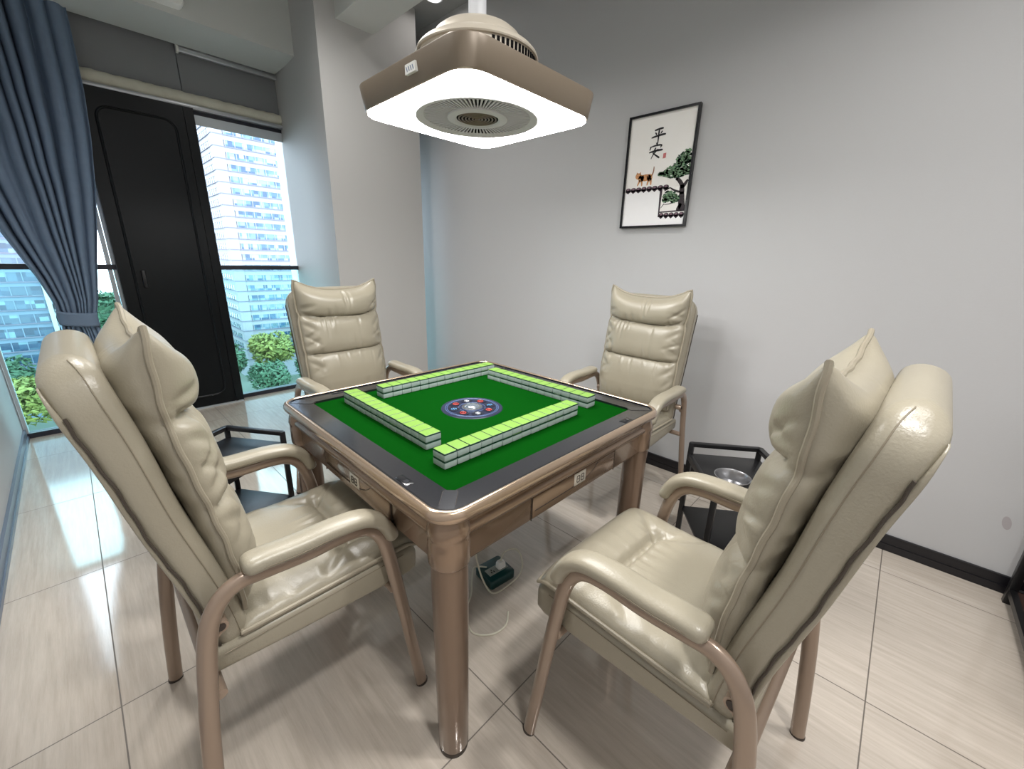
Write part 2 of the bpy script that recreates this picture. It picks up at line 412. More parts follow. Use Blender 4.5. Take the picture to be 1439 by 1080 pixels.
# ------------------------------------------------------------------ curtain
def curtain():
    lt = [(0.02,-1.005),(0.40,-1.00),(0.70,-0.995),(0.775,-0.99),(0.90,-1.0),(1.05,-1.035),(1.32,-1.125),(1.7,-1.22),(2.1,-1.27),(2.72,-1.29)]
    rt = [(0.02,-0.765),(0.40,-0.785),(0.70,-0.81),(0.775,-0.825),(0.90,-0.79),(1.1,-0.755),(1.35,-0.705),(1.594,-0.662),(1.9,-0.622),(2.17,-0.600),(2.5,-0.592),(2.72,-0.592)]
    amp = [(0.02,0.034),(0.5,0.03),(0.76,0.014),(1.0,0.026),(1.5,0.038),(2.1,0.040),(2.72,0.036)]
    ns, nz = 260, 70
    pl = 9.5
    rows = []
    for j in range(nz + 1):
        z = 0.02 + (2.70) * j / nz
        l, r_, a = interp(lt, z), interp(rt, z), interp(amp, z)
        row = []
        for i in range(ns + 1):
            s = i / ns
            ph = 2*PI*(pl*s + 0.30*math.sin(9*s + 0.5*z) + 0.18*math.sin(17*s + 1.1*z + 1))
            w = math.sin(ph)
            w = math.copysign(abs(w) ** 0.8, w)
            x = l + (r_ - l) * s + 0.012 * math.cos(ph) * (r_-l)
            y = 2.985 - 0.050 + 1.15 * a * w * (0.72 + 0.33*math.sin(11*s + 1)) - 0.02 * math.sin(PI*s)
            row.append((x, min(y, 2.976), z))
        rows.append(row)
    c = MB(); c.rings(rows, closed=False)
    o = c.build('curtain', M['curtain'], angle=80)
    sm = o.modifiers.new('thickness', 'SOLIDIFY'); sm.thickness = 0.003; sm.offset = 0
    tag(o, 'slate blue pleated curtain tied back in front of the left window', 'curtain')
    rr = []
    for dz in (-0.045, -0.03, 0.0, 0.03, 0.045):
        pts = []
        for k in range(40):
            a = 2*PI*k/40
            pts.append((-0.907 + 0.094*math.cos(a) , 2.927 + 0.046*math.sin(a), 0.795 + dz - 0.012*math.cos(a) + 0.006*math.sin(a)))
        rr.append(pts)
    t = MB().rings(rr).build('tieback', M['curtain'], o)
    sm = t.modifiers.new('thickness', 'SOLIDIFY'); sm.thickness = 0.005
    return o
curtain()

# white box on the beam
wb = thing('beam_box', 'white rounded box fixed to the beam above the curtain', 'wall box', (0,0,0))
b = MB().rings([[(-0.19 + x*k, y, 2.715 + z*k) for x, z in roundrect(0.088, 0.082, 0.03)] for y, k in ((2.54,1),(2.485,1),(2.475,0.93),(2.472,0.8))], True, True, True)
b.build('housing', M['white_plastic'], wb)
MB().box(-0.235, 2.468, 2.70, -0.145, 2.474, 2.74).build('cover', M['white_paint'], wb, bevel=0.002)

# ceiling downlights (the unseen ones are added as fill light; one shows its glare at the top edge of the photograph)
def downlight(x, y, label):
    t = thing('downlight', label, 'downlight', (x, y, ZC), group='ceiling downlights')
    MB().lathe([(0.052,0.0),(0.062,-0.004),(0.064,-0.010),(0.056,-0.014),(0.050,-0.012),(0.046,-0.006)], 32).build('trim_ring', M['lamp_pole'], t)
    MB().lathe([(0.001,-0.006),(0.046,-0.006)], 32).build('lens', M['spot_glow'], t)
def fill_spot(x, y, power):  # fill lamp for an added fixture, brightens walls and floor
    ld = bpy.data.lights.new('fill_beam', 'SPOT'); ld.energy = power; ld.color = (1.0, 0.98, 0.955)
    ld.spot_size = math.radians(150); ld.spot_blend = 0.9; ld.shadow_soft_size = 0.10
    o = bpy.data.objects.new('fill_beam', ld); COL.objects.link(o); o.location = (x, y, ZC - 0.03)
downlight(1.262, 1.84, 'round recessed ceiling downlight between the column and the side beam')
for x, y, w_, lb in ((-0.65,-1.55,95,'unseen added fill downlight in the corner between left wall and back wall'),(0.20,-1.20,75,'unseen added fill downlight left of the side beam, between table and back wall'),
                     (0.55,-1.75,24,'unseen added fill downlight near the black shelf unit'),(-0.70,0.75,65,'unseen added fill downlight over the left aisle'),(0.25,1.35,45,'unseen added fill downlight over the far armchair')):
    downlight(x, y, lb); fill_spot(x, y, w_)

# ------------------------------------------------------------------ mahjong table
TH = -0.017
HT = 0.738
table = thing('mahjong_table', 'automatic mahjong table with green felt and bronze legs', 'mahjong table', (0,0,0), TH)
FI = 0.400        # inner half of the frame
# felt
MB().prism(roundrect(FI+0.004, FI+0.004, 0.006, 2), HT-0.03, HT-0.008).build('felt', M['felt'], table, smooth=False)
# frame band : four mitred boards with small dividing lines
def quad_ring(h0, h1, z0, z1, r0, r1):
    mb = MB(); n = 6
    a = roundrect(h0, h0, r0, n); c = roundrect(h1, h1, r1, n)
    mb.rings([[(x,y,z0) for x,y in a],[(x,y,z1) for x,y in a],[(x,y,z1) for x,y in c],[(x,y,z0) for x,y in c]], True, loop=True)
    return mb
quad_ring(FI, 0.448, HT-0.03, HT, 0.004, 0.035).build('playing_frame', M['brushed'], table, angle=30)
quad_ring(0.4485, 0.463, HT-0.03, HT+0.0005, 0.036, 0.045).build('edge_strip', M['brushed'], table, angle=30)
quad_ring(0.463, 0.4675, HT-0.03, HT+0.0035, 0.045, 0.048).build('gasket', M['black_gloss'], table, angle=30)
for sx in (-1, 1):
    for sy in (-1, 1):
        d = Vector((sx, sy, 0)).normalized(); s = Vector((-d.y, d.x, 0)); c = Vector((sx*0.423, sy*0.423, 0))
        pts = roundrect(0.040, 0.0165, 0.008, 4)
        f = [(c + d*a + s*b2) for a, b2 in pts]
        g = [(c + d*a*1.04 + s*b2*1.09) for a, b2 in pts]
        MB().rings([[(p.x,p.y,HT-0.004) for p in g],[(p.x,p.y,HT+0.0004) for p in g]], True, True, True).build('corner_outline', M['groove'], table, smooth=False)
        MB().rings([[(p.x,p.y,HT-0.004) for p in f],[(p.x,p.y,HT+0.0011) for p in f]], True, True, True).build('corner_plate', M['plate'], table, smooth=False)
# small button panels let into the frame, one near each side's end
for k in range(4):
    a = k * PI/2
    o = MB().box(-0.012, -0.026, HT-0.002, 0.012, 0.026, HT+0.0012).build('button_panel', M['black_gloss'], table, bevel=0.002)
    cx, cy = -0.447, -0.286
    o.location = (cx*math.cos(a) - cy*math.sin(a), cx*math.sin(a) + cy*math.cos(a), 0); o.rotation_euler = (0,0,a)
    bb = MB().box(-0.006, -0.016, HT, 0.006, -0.002, HT+0.0022).build('button', M['plate'], o, smooth=False)
# outer rim and apron, swept round the rounded square
def sweep_square(prof, r0, d0, n=8):
    mb = MB()
    mb.rings([[(x,y,z) for x,y in roundrect(d, d, max(0.004, r0 + d - d0), n)] for d, z in prof])
    return mb
rim_prof = [(0.466,HT-0.010),(0.467,HT+0.002),(0.470,HT+0.006),(0.475,HT+0.0068),(0.481,HT+0.004),(0.485,HT-0.003),(0.486,HT-0.012),(0.483,HT-0.020),(0.477,HT-0.026),(0.468,HT-0.030)]
sweep_square(rim_prof, 0.048, 0.466).build('rim', M['gold'], table, angle=60)
ap = [(0.469,HT-0.028),(0.462,HT-0.036),(0.4585,HT-0.046),(0.4575,HT-0.052),(0.462,HT-0.055),(0.4655,HT-0.060),(0.4665,HT-0.067),(0.464,HT-0.074),(0.459,HT-0.079),(0.4545,HT-0.082),(0.452,HT-0.088),(0.452,HT-0.148),(0.448,HT-0.156),(0.440,HT-0.158)]
sweep_square(ap, 0.06, 0.469).build('apron', M['body_gold'], table, angle=40)
MB().box(-0.44,-0.44,HT-0.150,0.44,0.44,HT-0.145).build('bottom_board', M['groove'], table, smooth=False)
for k in range(4):
    a = k * PI/2; R = Matrix.Rotation(a, 3, 'Z')
    # drawer front with dark outline, curved bottom line and badge ; side faces -y
    dr = MB().box(-0.178, -0.4545, HT-0.149, 0.22, -0.4515, HT-0.088)
    o = dr.build('drawer_front', M['body_gold'], table, bevel=0.0012); o.rotation_euler = (0,0,a)
    ln = MB()
    for x in (-0.181, 0.223): ln.box(x-0.001, -0.4538, HT-0.155, x+0.001, -0.4513, HT-0.083)
    pth = smooth_path([(-0.17,-0.4551,HT-0.128),(0.0,-0.4551,HT-0.126),(0.06,-0.4551,HT-0.12),(0.10,-0.4551,HT-0.105),(0.12,-0.4551,HT-0.09)], 6)
    ln.tube(pth, 0.0009, 6)
    ln.build('joint_line', M['groove'], o, smooth=False)
    bd = MB().box(0.0, -0.4565, HT-0.126, 0.056, -0.454, HT-0.088).build('badge', M['logo_plate'], o, bevel=0.001)
    gl = MB()
    zc = HT - 0.107
    for cx_ in (0.018, 0.039):
        gl.tube([(cx_ + x, -0.4567, zc + z) for x, z in roundrect(0.0065, 0.010, 0.003, 3)], 0.0011, 6, loop=True)
        gl.box(cx_-0.003, -0.4573, zc-0.001, cx_+0.003, -0.4563, zc+0.001)
    gl.build('emblem', M['groove'], bd, smooth=False)
# legs with round corner blocks
for sx in (-1, 1):
    for sy in (-1, 1):
        lx, ly = sx*0.4255, sy*0.4255
        MB().lathe([(0.010,HT-0.030),(0.040,HT-0.030),(0.0435,HT-0.040),(0.047,HT-0.052),(0.0495,HT-0.066),(0.0475,HT-0.074),(0.0465,HT-0.082),(0.0475,HT-0.09),(0.0475,HT-0.142),(0.0455,HT-0.147)], 40, (lx,ly,0), cap1=True).build('corner_block', M['body_gold'], table, angle=50)
        lg = MB().lathe([(0.0425,HT-0.146),(0.0418,0.40),(0.0405,0.2),(0.039,0.02),(0.037,0.014)], 40, (lx,ly,0), cap1=True).build('leg', M['leg_gold'], table)
        MB().lathe([(0.0375,0.016),(0.0385,0.010),(0.037,0.0)], 40, (lx,ly,0), cap0=True, cap1=True).build('foot_cap', M['frame_dark'], lg)

# centre console
cc = MB().lathe([(0.0,HT-0.006),(0.097,HT-0.006),(0.107,HT-0.0062),(0.109,HT-0.008)], 72).build('centre_console', M['navy'], table)
mb = MB()
for r_ in (0.094, 0.088, 0.047, 0.036):
    mb.tube([(r_*math.cos(2*PI*i/72), r_*math.sin(2*PI*i/72), HT-0.0058) for i in range(72)], 0.0009, 5, loop=True)
for k in range(48):
    a = 2*PI*k/48; mb.bar((0.089*math.cos(a),0.089*math.sin(a),HT-0.0056),(0.093*math.cos(a),0.093*math.sin(a),HT-0.0056),0.0010,0.0006)
mb.build('printed_ring', M['navy_line'], cc, smooth=False)
for k in range(8):
    a = 2*PI*(k+0.5)/8
    ca, sa = math.cos(a), math.sin(a)
    pts = []
    for i in range(20):
        t = 2*PI*i/20
        rr, ww = 0.066 + 0.0195*math.cos(t), 0.0215*math.sin(t)*(1+0.28*math.cos(t))
        pts.append((rr*ca - ww*sa, rr*sa + ww*ca))
    pt = MB().rings([[(x,y,HT-0.0065) for x,y in pts],[(x,y,HT-0.0046) for x,y in pts]], True, False, True).build('petal_button', M['petal'], cc, smooth=False)
    sym = MB(); zc = HT-0.0042; c0 = (0.066*ca, 0.066*sa)
    def L(a0, b0, a1, b1, w=0.0022):
        p = lambda u, v_: (c0[0] + u*ca - v_*sa, c0[1] + u*sa + v_*ca, zc)
        sym.bar(p(a0,b0), p(a1,b1), w, 0.0006)
    if k % 2 == 0:
        sym.tube([(c0[0] + 0.0095*math.cos(t*PI/8), c0[1] + 0.0095*math.sin(t*PI/8), zc) for t in range(16)], 0.0017, 6, loop=True)
        L(-0.004,0,0.004,0); L(0,-0.004,0,0.004)
    else:
        L(-0.008,-0.006,-0.008,0.006); L(0,-0.009,0,0.009); L(0.008,-0.006,0.008,0.006); L(-0.008,0,0.008,0)
    sym.build('symbol', [M['red_print'], M['white_print'], M['red_print'], M['sky_print']][k % 4], pt, smooth=False)
MB().lathe([(0.036,HT-0.006),(0.036,HT-0.003),(0.032,HT-0.002),(0.028,HT-0.003)], 48).build('dice_ring', M['steel'], cc)
MB().lathe([(0.0285,HT-0.0045),(0.027,HT-0.001),(0.020,HT+0.0035),(0.010,HT+0.006),(0.0005,HT+0.0068)], 48).build('dice_dome', M['dome'], cc)

# mains lead from the table down to the floor is part of the power strip group below
# ------------------------------------------------------------------ mahjong tiles
PITCH, TL, THK = 0.0402, 0.051, 0.0215
def tile_proto():
    w, l = PITCH/2 - 0.0003, TL/2
    pr = lambda k: roundrect(w*1.0, l, 0.0028, 3)
    def lev(z, ins): return [(x*(1-ins/w), y*(1-ins/l), z) for x, y in roundrect(w, l, 0.0028, 3)]
    body = MB().rings([lev(0.0,0.0022), lev(0.0008,0.0007), lev(0.0024,0.0), lev(0.0174,0.0)], True, True, True).build('mahjong_tile', M['tile_white'], angle=50)
    back = MB().rings([lev(0.0174,0.0), lev(0.0208,0.0002), lev(0.0213,0.0007), lev(0.0215,0.0013)], True, True, False, mi=1)
    tp = lev(0.0215, 0.0013); back.add(tp, [tuple(range(len(tp)))], 0)
    back.build('tile_back', [M['tile_green'], M['tile_line']], body, angle=25)
    return body
proto = tile_proto()
ORD = ['first','second','third','fourth','fifth','sixth','seventh','eighth','ninth','tenth','eleventh','twelfth','thirteenth','fourteenth']
used_proto = [False]
RT = Matrix.Rotation(TH, 3, 'Z')
def tile_wall(n, start, step_dir, ang, wall_name, end_name, offs=None):
    """start = centre of first stack; step_dir unit vector along the wall"""
    for k in range(n):
        for lay in (0, 1):
            if used_proto[0]: o = copy_tree(proto)
            else: o = proto; used_proto[0] = True
            jx, jy = random.uniform(-0.0006,0.0006), random.uniform(-0.0009,0.0009)
            ex = offs.get(k, 0.0) if offs else 0.0
            p = Vector((start[0] + step_dir[0]*(PITCH*k + ex) + jy*abs(step_dir[1])*0 + jx*0, start[1] + step_dir[1]*(PITCH*k + ex), 0))
            nrm = Vector((-step_dir[1], step_dir[0], 0)); p += nrm * jy
            o.location = (p.x, p.y, HT - 0.008 + lay*THK)
            o.rotation_euler = (0, 0, ang)
            tag(o, 'lime-backed tile, %s layer, %s from the %s of the %s tile wall' % (('lower','upper')[lay], ORD[k], end_name, wall_name), 'mahjong tile', 'tiles of the %s tile wall' % wall_name)
tile_wall(14, (-0.3235, -0.268), (1, -0.014), 0.0 - 0.014, 'nearest', 'left end', {0: -0.0022, 1: -0.0006})
a = math.atan2(0.507, 0.012) 
tile_wall(13, (-0.289, -0.152), (math.cos(a), math.sin(a)), a, 'left', 'near end')
tile_wall(14, (-0.159, 0.318), (1, -0.020), -0.020, 'far', 'left end')
tile_wall(13, (0.322, -0.268), (-0.004, 1), PI/2, 'right', 'near end')

# ------------------------------------------------------------------ chairs
def seam_s(z):      # side seam of the back cushion (forward offset against height)
    return interp([(0.48,-0.160),(0.55,-0.160),(0.63,-0.162),(0.70,-0.170),(0.785,-0.184),(0.86,-0.198),(0.945,-0.212),(1.0,-0.216),(1.06,-0.217),(1.13,-0.216)], z)

def folds(rng, spec):
    out = []
    for (u0, v0, du, dv, ln, wd, am) in spec: out.append((u0, v0, du, dv, ln, wd, am))
    return out
def fold_h(fl, u, v):
    h = 0.0
    for (u0, v0, du, dv, ln, wd, am) in fl:
        a, b2 = u - u0, v - v0
        t = a*du + b2*dv; s = a*-dv + b2*du
        if t < -wd or t > ln*1.6 or abs(s) > wd*3: continue
        prof = math.exp(-(s/wd)**2) * (1 - sstep(ln*0.3, ln*1.6, t)) * sstep(-wd, wd*0.5, t)
        h += am * prof
    return h

def make_chair():
    t = thing('armchair', 'x', 'armchair', (0,0,0))
    # side frames: front leg, arm and rear leg bent from one flattened tube
    for sy in (-1, 1):
        side = [(0.222,0.0,0.250),(0.199,0.16,0.250),(0.176,0.32,0.250),(0.157,0.44,0.250),(0.140,0.535,0.250),(0.122,0.583,0.250),(0.092,0.612,0.250),(0.040,0.622,0.250),(-0.04,0.621,0.250),(-0.12,0.627,0.250),(-0.165,0.629,0.250),(-0.198,0.612,0.250),(-0.222,0.575,0.250),(-0.236,0.52,0.250),(-0.248,0.44,0.252),(-0.264,0.32,0.258),(-0.280,0.16,0.270),(-0.293,0.0,0.284)]
        path = smooth_path([(s, sy*w, z) for s, z, w in side], 5)
        fr = MB().tube(path, 0.0132, 18, side=(0,1,0), r2=0.0172).build('arm_frame', M['frame_paint'], t)
        for s, w in ((0.222,0.250),(-0.293,0.284)):
            MB().rings([[(s + 0.0178*k*math.cos(2*PI*i/20), sy*w + 0.0137*k*math.sin(2*PI*i/20), z) for i in range(20)] for z, k in ((0.0,1.0),(0.006,1.02),(0.010,0.98))], True, True, True).build('foot_cap', M['frame_dark'], fr)
        # arm pad
        ctr = smooth_path([(-0.160,0,0.656),(-0.12,0,0.657),(-0.06,0,0.653),(0.02,0,0.653),(0.083,0,0.645),(0.122,0,0.622),(0.143,0,0.590),(0.153,0,0.560)], 6)
        N = len(ctr); rings = []
        for k, p in enumerate(ctr):
            q = k/(N-1)
            e = min(1.0, math.sqrt(max(0.0, 1-(1-min(1,q/0.09))**2)) * 1.0) * min(1.0, math.sqrt(max(0.0, 1-(1-min(1,(1-q)/0.08))**2)))
            e = max(e, 0.25)
            tn = (ctr[min(k+1,N-1)] - ctr[max(k-1,0)]).normalized(); nn = Vector((-tn.z,0,tn.x))
            ring = []
            for i in range(20):
                a = 2*PI*i/20
                cy = math.copysign(abs(math.cos(a))**0.75, math.cos(a)); cz = math.copysign(abs(math.sin(a))**0.75, math.sin(a))
                hh = 0.0185 if cz > 0 else 0.0165
                ring.append(Vector((p.x, sy*0.250, p.z)) + Vector((0,1,0))*(cy*0.030*(0.35+0.65*e)) + nn*(cz*hh*(0.35+0.65*e)))
            rings.append(ring)
        pad = MB().rings(rings, True, True, True).build('arm_pad', M['leather'], t, angle=70)
        for off in (-1, 1):
            sp = [Vector((p.x, sy*0.250 + off*0.0300*min(1, 0.6+0.4*math.sin(PI*min(1,max(0,k/(N-1)))**0.5)), p.z - 0.004)) for k, p in enumerate(ctr)][4:-4]
            MB().tube(sp, 0.0010, 6).build('stitch_line', M['stitch'], pad)
        # pivot plug between frame and back
        pv = MB()
        pv.tube([(-0.209, sy*0.205, 0.545),(-0.209, sy*0.246, 0.545)], 0.013, 16)
        pv.bar((-0.209, sy*0.240, 0.545), (-0.236, sy*0.240, 0.52), 0.012, 0.02)
        pvo = pv.build('pivot_plug', M['frame_paint'], t, angle=50)
        MB().tube([(-0.209, sy*0.2465, 0.545),(-0.209, sy*0.2475, 0.545)], 0.008, 16).build('plug_hole', M['frame_dark'], pvo)
    # cross bars under the seat
    for s, z in ((0.155,0.395),(-0.235,0.395)):
        MB().tube([(s,-0.250,z),(s,0.250,z)], 0.011, 12, side=(0,0,1), r2=0.014).build('cross_bar', M['frame_paint'], t)
    # seat shell
    rings = []
    for s, hw, z0, z1, r_ in ((-0.232,0.215,0.424,0.468,0.012),(-0.226,0.223,0.418,0.474,0.014),(-0.10,0.226,0.408,0.474,0.016),(0.10,0.227,0.394,0.474,0.016),(0.215,0.226,0.386,0.472,0.018),(0.238,0.222,0.388,0.466,0.02),(0.247,0.212,0.398,0.456,0.02)):
        hz = (z1-z0)/2; c = (z1+z0)/2
        rings.append([(s, y, c + z) for y, z in roundrect(hw, hz, min(r_, hz*0.95), 5)])
    sh = MB().rings(rings, True, True, True).build('seat_shell', M['leather'], t, angle=60)
    for sy in (-1, 1): MB().tube([(s, sy*0.2265, 0.462) for s in (-0.21,-0.1,0.0,0.1,0.2)], 0.0009, 6).build('stitch_line', M['stitch'], sh)
    # seat cushion: u lateral, v rear -> front
    rng = random.Random(5)
    fl = []
    vc = 0.66
    for k in range(26):
        u0 = rng.uniform(-0.62, 0.62); dirv = rng.choice((-1, 1)); tilt = rng.uniform(-0.35,0.35) + 0.35*u0
        L_ = math.hypot(tilt, dirv)
        fl.append((u0, vc, tilt/L_, dirv/L_, rng.uniform(0.10,0.24), rng.uniform(0.03,0.06), rng.uniform(-0.006,0.0035)))
    for k in range(24):
        sd = rng.choice((-1,1)); v0 = rng.uniform(0.1,0.95)
        fl.append((sd*0.97, v0, -sd*1.0, rng.uniform(-0.3,0.3), rng.uniform(0.12,0.35), rng.uniform(0.025,0.05), rng.uniform(-0.0055,0.0035)))
    for sd in (-1, 1):
        fl.append((sd*0.5, vc, sd*0.85, 0.5, 0.40, 0.040, -0.012))
        fl.append((sd*0.5, vc, sd*0.85, -0.5, 0.40, 0.040, -0.012))
    nu, nv = 64, 72; rows = []
    for j in range(nv + 1):
        v = j / nv
        row = []
        for i in range(nu + 1):
            u = -1 + 2*i/nu
            wv = 0.220 - 0.012*sstep(0.85,1.0,v)*0 
            corner = 0.010*abs(u)**8*sstep(0.9,1,v)
            s = -0.175 + (0.425 - corner)*v
            edge = (1-abs(u)**5)**0.5 if abs(u) < 1 else 0
            ev = (1-abs(2*v-1)**9)**0.5 if 0 < v < 1 else 0
            front = 0.012*math.exp(-((v-0.86)/0.13)**2)
            cr = 1 - 0.58*math.exp(-((v-vc)/0.030)**2) * (1-sstep(0.45,0.75,abs(u)))
            h = (0.038 + front) * edge * ev * cr + fold_h(fl, u, v) * edge * ev
            z = 0.480 + h - 0.012*sstep(0.93,1.0,v) + 0.004*(1-edge)
            row.append((s, wv*u, z))
        rows.append(row)
    low = [[(x, y, min(z, 0.472)) if False else (x, y, 0.474 - 0.010*sstep(0.93,1.0,(x+0.175)/0.425)) for x, y, z in r_] for r_ in rows]
    cb = MB(); cb.rings(rows, closed=False)
    n0 = len(cb.v); W1 = nu + 1
    cb.rings(low, closed=False)
    fs = []
    for j in range(nv):
        fs.append((j*W1, (j+1)*W1, n0+(j+1)*W1, n0+j*W1)); fs.append((j*W1+nu, n0+j*W1+nu, n0+(j+1)*W1+nu, (j+1)*W1+nu))
    for i in range(nu):
        fs.append((i, n0+i, n0+i+1, i+1)); k = nv*W1
        fs.append((k+i, k+i+1, n0+k+i+1, n0+k+i))
    cb.f += fs; cb.m += [0]*len(fs)
    sc = cb.build('seat_cushion', M['leather'], t, angle=75)
    per = [rows[0][i] for i in range(0, nu, 3)] + [rows[j][nu] for j in range(0, nv, 3)] + [rows[nv][i] for i in range(nu, 0, -3)] + [rows[j][0] for j in range(nv, 0, -3)]
    MB().tube([(x, y*1.008, z + 0.001) for x, y, z in per], 0.0048, 8, loop=True).build('piping', M['leather_edge'], sc)
    # backrest slab
    spine = smooth_path([(-0.185,0,0.43),(-0.196,0,0.53),(-0.214,0,0.625),(-0.250,0,0.775),(-0.278,0,0.92),(-0.302,0,1.02),(-0.317,0,1.080)], 8)
    Ls = [0.0]
    for p, q in zip(spine, spine[1:]): Ls.append(Ls[-1] + (q-p).length)
    tot = Ls[-1]; rings = []; rear = []; seamL = []; seamR = []
    fine = []
    for k in range(60):
        d = tot * (1 - (1 - k/59)**1.0) if k < 45 else None
    stations = [tot*i/34 for i in range(29)] + [tot - 0.105*(1-math.sin(PI/2*i/12)) for i in range(13)]
    stations = sorted(set(round(x, 5) for x in stations))
    def at(d):
        for k in range(len(Ls)-1):
            if d <= Ls[k+1] + 1e-9:
                f = (d-Ls[k])/(Ls[k+1]-Ls[k]); return spine[k].lerp(spine[k+1], f), (spine[k+1]-spine[k]).normalized()
        return spine[-1], (spine[-1]-spine[-2]).normalized()
    for d in stations:
        p, tn = at(min(d, tot)); rest = tot - d
        hw, ht = 0.216, 0.032 + 0.004*sstep(0.5,1,d/tot)
        if d < 0.05: hw -= 0.02*(1-d/0.05); ht *= 0.6 + 0.4*d/0.05
        if rest < 0.085: hw -= 0.085*(1-math.sqrt(max(0.0, 1-((0.085-rest)/0.085)**2)))
        if rest < 0.036: ht *= max(0.06, math.sqrt(max(0.0, 1-((0.036-rest)/0.036)**2)))
        nn = Vector((tn.z, 0, -tn.x))   # forward normal
        rr_ = min(0.024, ht*0.9)
        rings.append([p + Vector((0,1,0))*y + nn*q for y, q in roundrect(hw, ht, rr_, 6)])
        if rest > 0.004:
            seamL.append((p + Vector((0,-hw-0.0005,0)) + nn*(ht*0.42))); seamR.append((p + Vector((0,hw+0.0005,0)) + nn*(ht*0.42)))
            rear.append((p, nn, hw, ht))
    bk = MB().rings(rings, True, True, True).build('backrest', M['leather'], t, angle=70)
    MB().tube(seamL + list(reversed(seamR)), 0.0009, 6).build('stitch_line', M['stitch'], bk)
    # back cover panel with a gathered dark edge
    rp = []; eL = []; eR = []
    nr = len(rear) - 3
    for i, (p, nn, hw, ht) in enumerate(rear[:-3]):
        wob = 0.0010*math.sin(i*1.7) + 0.0012*math.sin(i*0.6+1)
        c = p - nn*(ht*0.97)
        rp.append([c + Vector((0,1,0))*y + nn*q for y, q in roundrect(hw-0.006, 0.0050*(1-0.8*sstep(0.80,1.0,i/nr)), 0.004*(1-0.8*sstep(0.80,1.0,i/nr)), 4)])
        eL.append(c + Vector((0,-(hw-0.003)-wob*0.3,0)) + nn*(0.0052+wob)); eR.append(c + Vector((0,(hw-0.003)+wob*0.3,0)) + nn*(0.0052+wob))
    MB().rings(rp, True, True, True).build('rear_panel', M['leather'], bk, angle=70)
    for e_ in (eL, eR): MB().tube(smooth_path(e_[:-4], 2), 0.0022, 8).build('gathered_edge', M['leather_dark'], bk)
    # back cushion
    rng = random.Random(11); fl = []
    Z0, Z1 = 0.520, 1.128
    c1, c2 = (0.790-Z0)/(Z1-Z0)-0.03, (0.955-Z0)/(Z1-Z0)
    for cv in (c1, c2):
        for k in range(15):
            u0 = rng.uniform(-0.85, 0.85); dv = rng.choice((-1,1)); du = rng.uniform(-0.3,0.3)
            L_ = math.hypot(du, dv)
            fl.append((u0, cv, du/L_, dv/L_, rng.uniform(0.06,0.15), rng.uniform(0.02,0.045), rng.uniform(-0.0075,0.004)))
        for sd in (-1, 1):
            for q in (-0.55, 0.0, 0.55):
                fl.append((sd*0.99, cv + q*0.10, -sd*0.97, q*0.35, 0.30 - 0.1*abs(q), 0.022, -0.0090))
    fl.append((0.03, 0.985, 0.06, -1.0, 0.20, 0.03, -0.012)); fl.append((0.16, 0.97, -0.1, -1.0, 0.13, 0.025, -0.008))
    for k in range(44):
        sd = rng.choice((-1,1)); v0 = rng.uniform(0.05,0.95)
        fl.append((sd*0.99, v0, -sd, rng.uniform(-0.35,0.35), rng.uniform(0.10,0.34), rng.uniform(0.012,0.026), rng.uniform(-0.0105,0.0055)))
    for k in range(10):
        fl.append((rng.uniform(-0.8,0.8), 0.03, rng.uniform(-0.2,0.2), 1.0, rng.uniform(0.06,0.14), 0.04, rng.uniform(-0.004,0.003)))
    nu, nv = 72, 104; F = []; B = []
    for j in range(nv + 1):
        v = j/nv; fr_, br_ = [], []
        for i in range(nu + 1):
            u = -1 + 2*i/nu; au = abs(u)
            sag = 0.054*(1 - au**2.7)
            lift = 0.0
            z = Z0 + (Z1 - Z0)*v - sag*sstep(0.62,1.0,v) + (lift)*sstep(0.8,1,v)
            wid = 0.206 + 0.006*sstep(0.7,1,v) - 0.010*sstep(0.2,0.0,v)
            wid -= 0.007*math.exp(-((v-c2)/0.025)**2) + 0.004*math.exp(-((v-c1)/0.025)**2)
            tip = sstep(0.90,1.0,au)*sstep(0.93,1.0,v)
            z -= 0.007*tip; wid -= 0.005*tip
            y = wid*u
            s0 = seam_s(Z0 + (Z1-Z0)*v)
            edge = (1-au**4.0)**0.55 if au < 1 else 0
            ev = (1-abs(2*v-1)**10)**0.5 if 0 < v < 1 else 0
            c2u = c2 + 0.05*au**5 - 0.004*math.sin(3*u)
            # three pillowy rows
            if v > c2u: rt_ = (v-c2u)/(1-c2u); amp = 0.074
            elif v > c1: rt_ = (v-c1)/(c2u-c1); amp = 0.064
            else: rt_ = v/c1; amp = 0.060
            row_ = math.sqrt(max(0.0, 1-abs(2*rt_-1)**2.6))
            mid = 1 - sstep(0.80, 1.0, au)
            row_ = 0.50 + 0.50*row_
            tf = amp*edge*ev*row_
            f_ = fold_h(fl, u, v)*min(1.0, edge*1.6)*ev
            topcorner = 1 - 0.35*sstep(0.55,1.0,au)*sstep(0.90,1.0,v)
            fr_.append((s0 + (tf + f_)*topcorner, y, z))
            tb = (0.042 + 0.026*sstep(0.55,0.9,v))*edge*ev*(0.85+0.15*row_)
            br_.append((s0 - (tb)*topcorner + 0.4*fold_h(fl, -u, v)*edge*ev, y, z))
        F.append(fr_); B.append(br_)
    cb = MB(); cb.rings(F, closed=False); n0 = len(cb.v)
    # weld back sheet to the seam
    W1 = nu + 1; idx = {}
    vb = []
    for j in range(nv+1):
        for i in range(W1):
            if i in (0, nu) or j in (0, nv): idx[(j,i)] = j*W1 + i
            else: idx[(j,i)] = n0 + len(vb); vb.append(B[j][i])
    cb.v += vb; fs = []
    for j in range(nv):
        for i in range(nu): fs.append((idx[(j,i)], idx[(j+1,i)], idx[(j+1,i+1)], idx[(j,i+1)]))
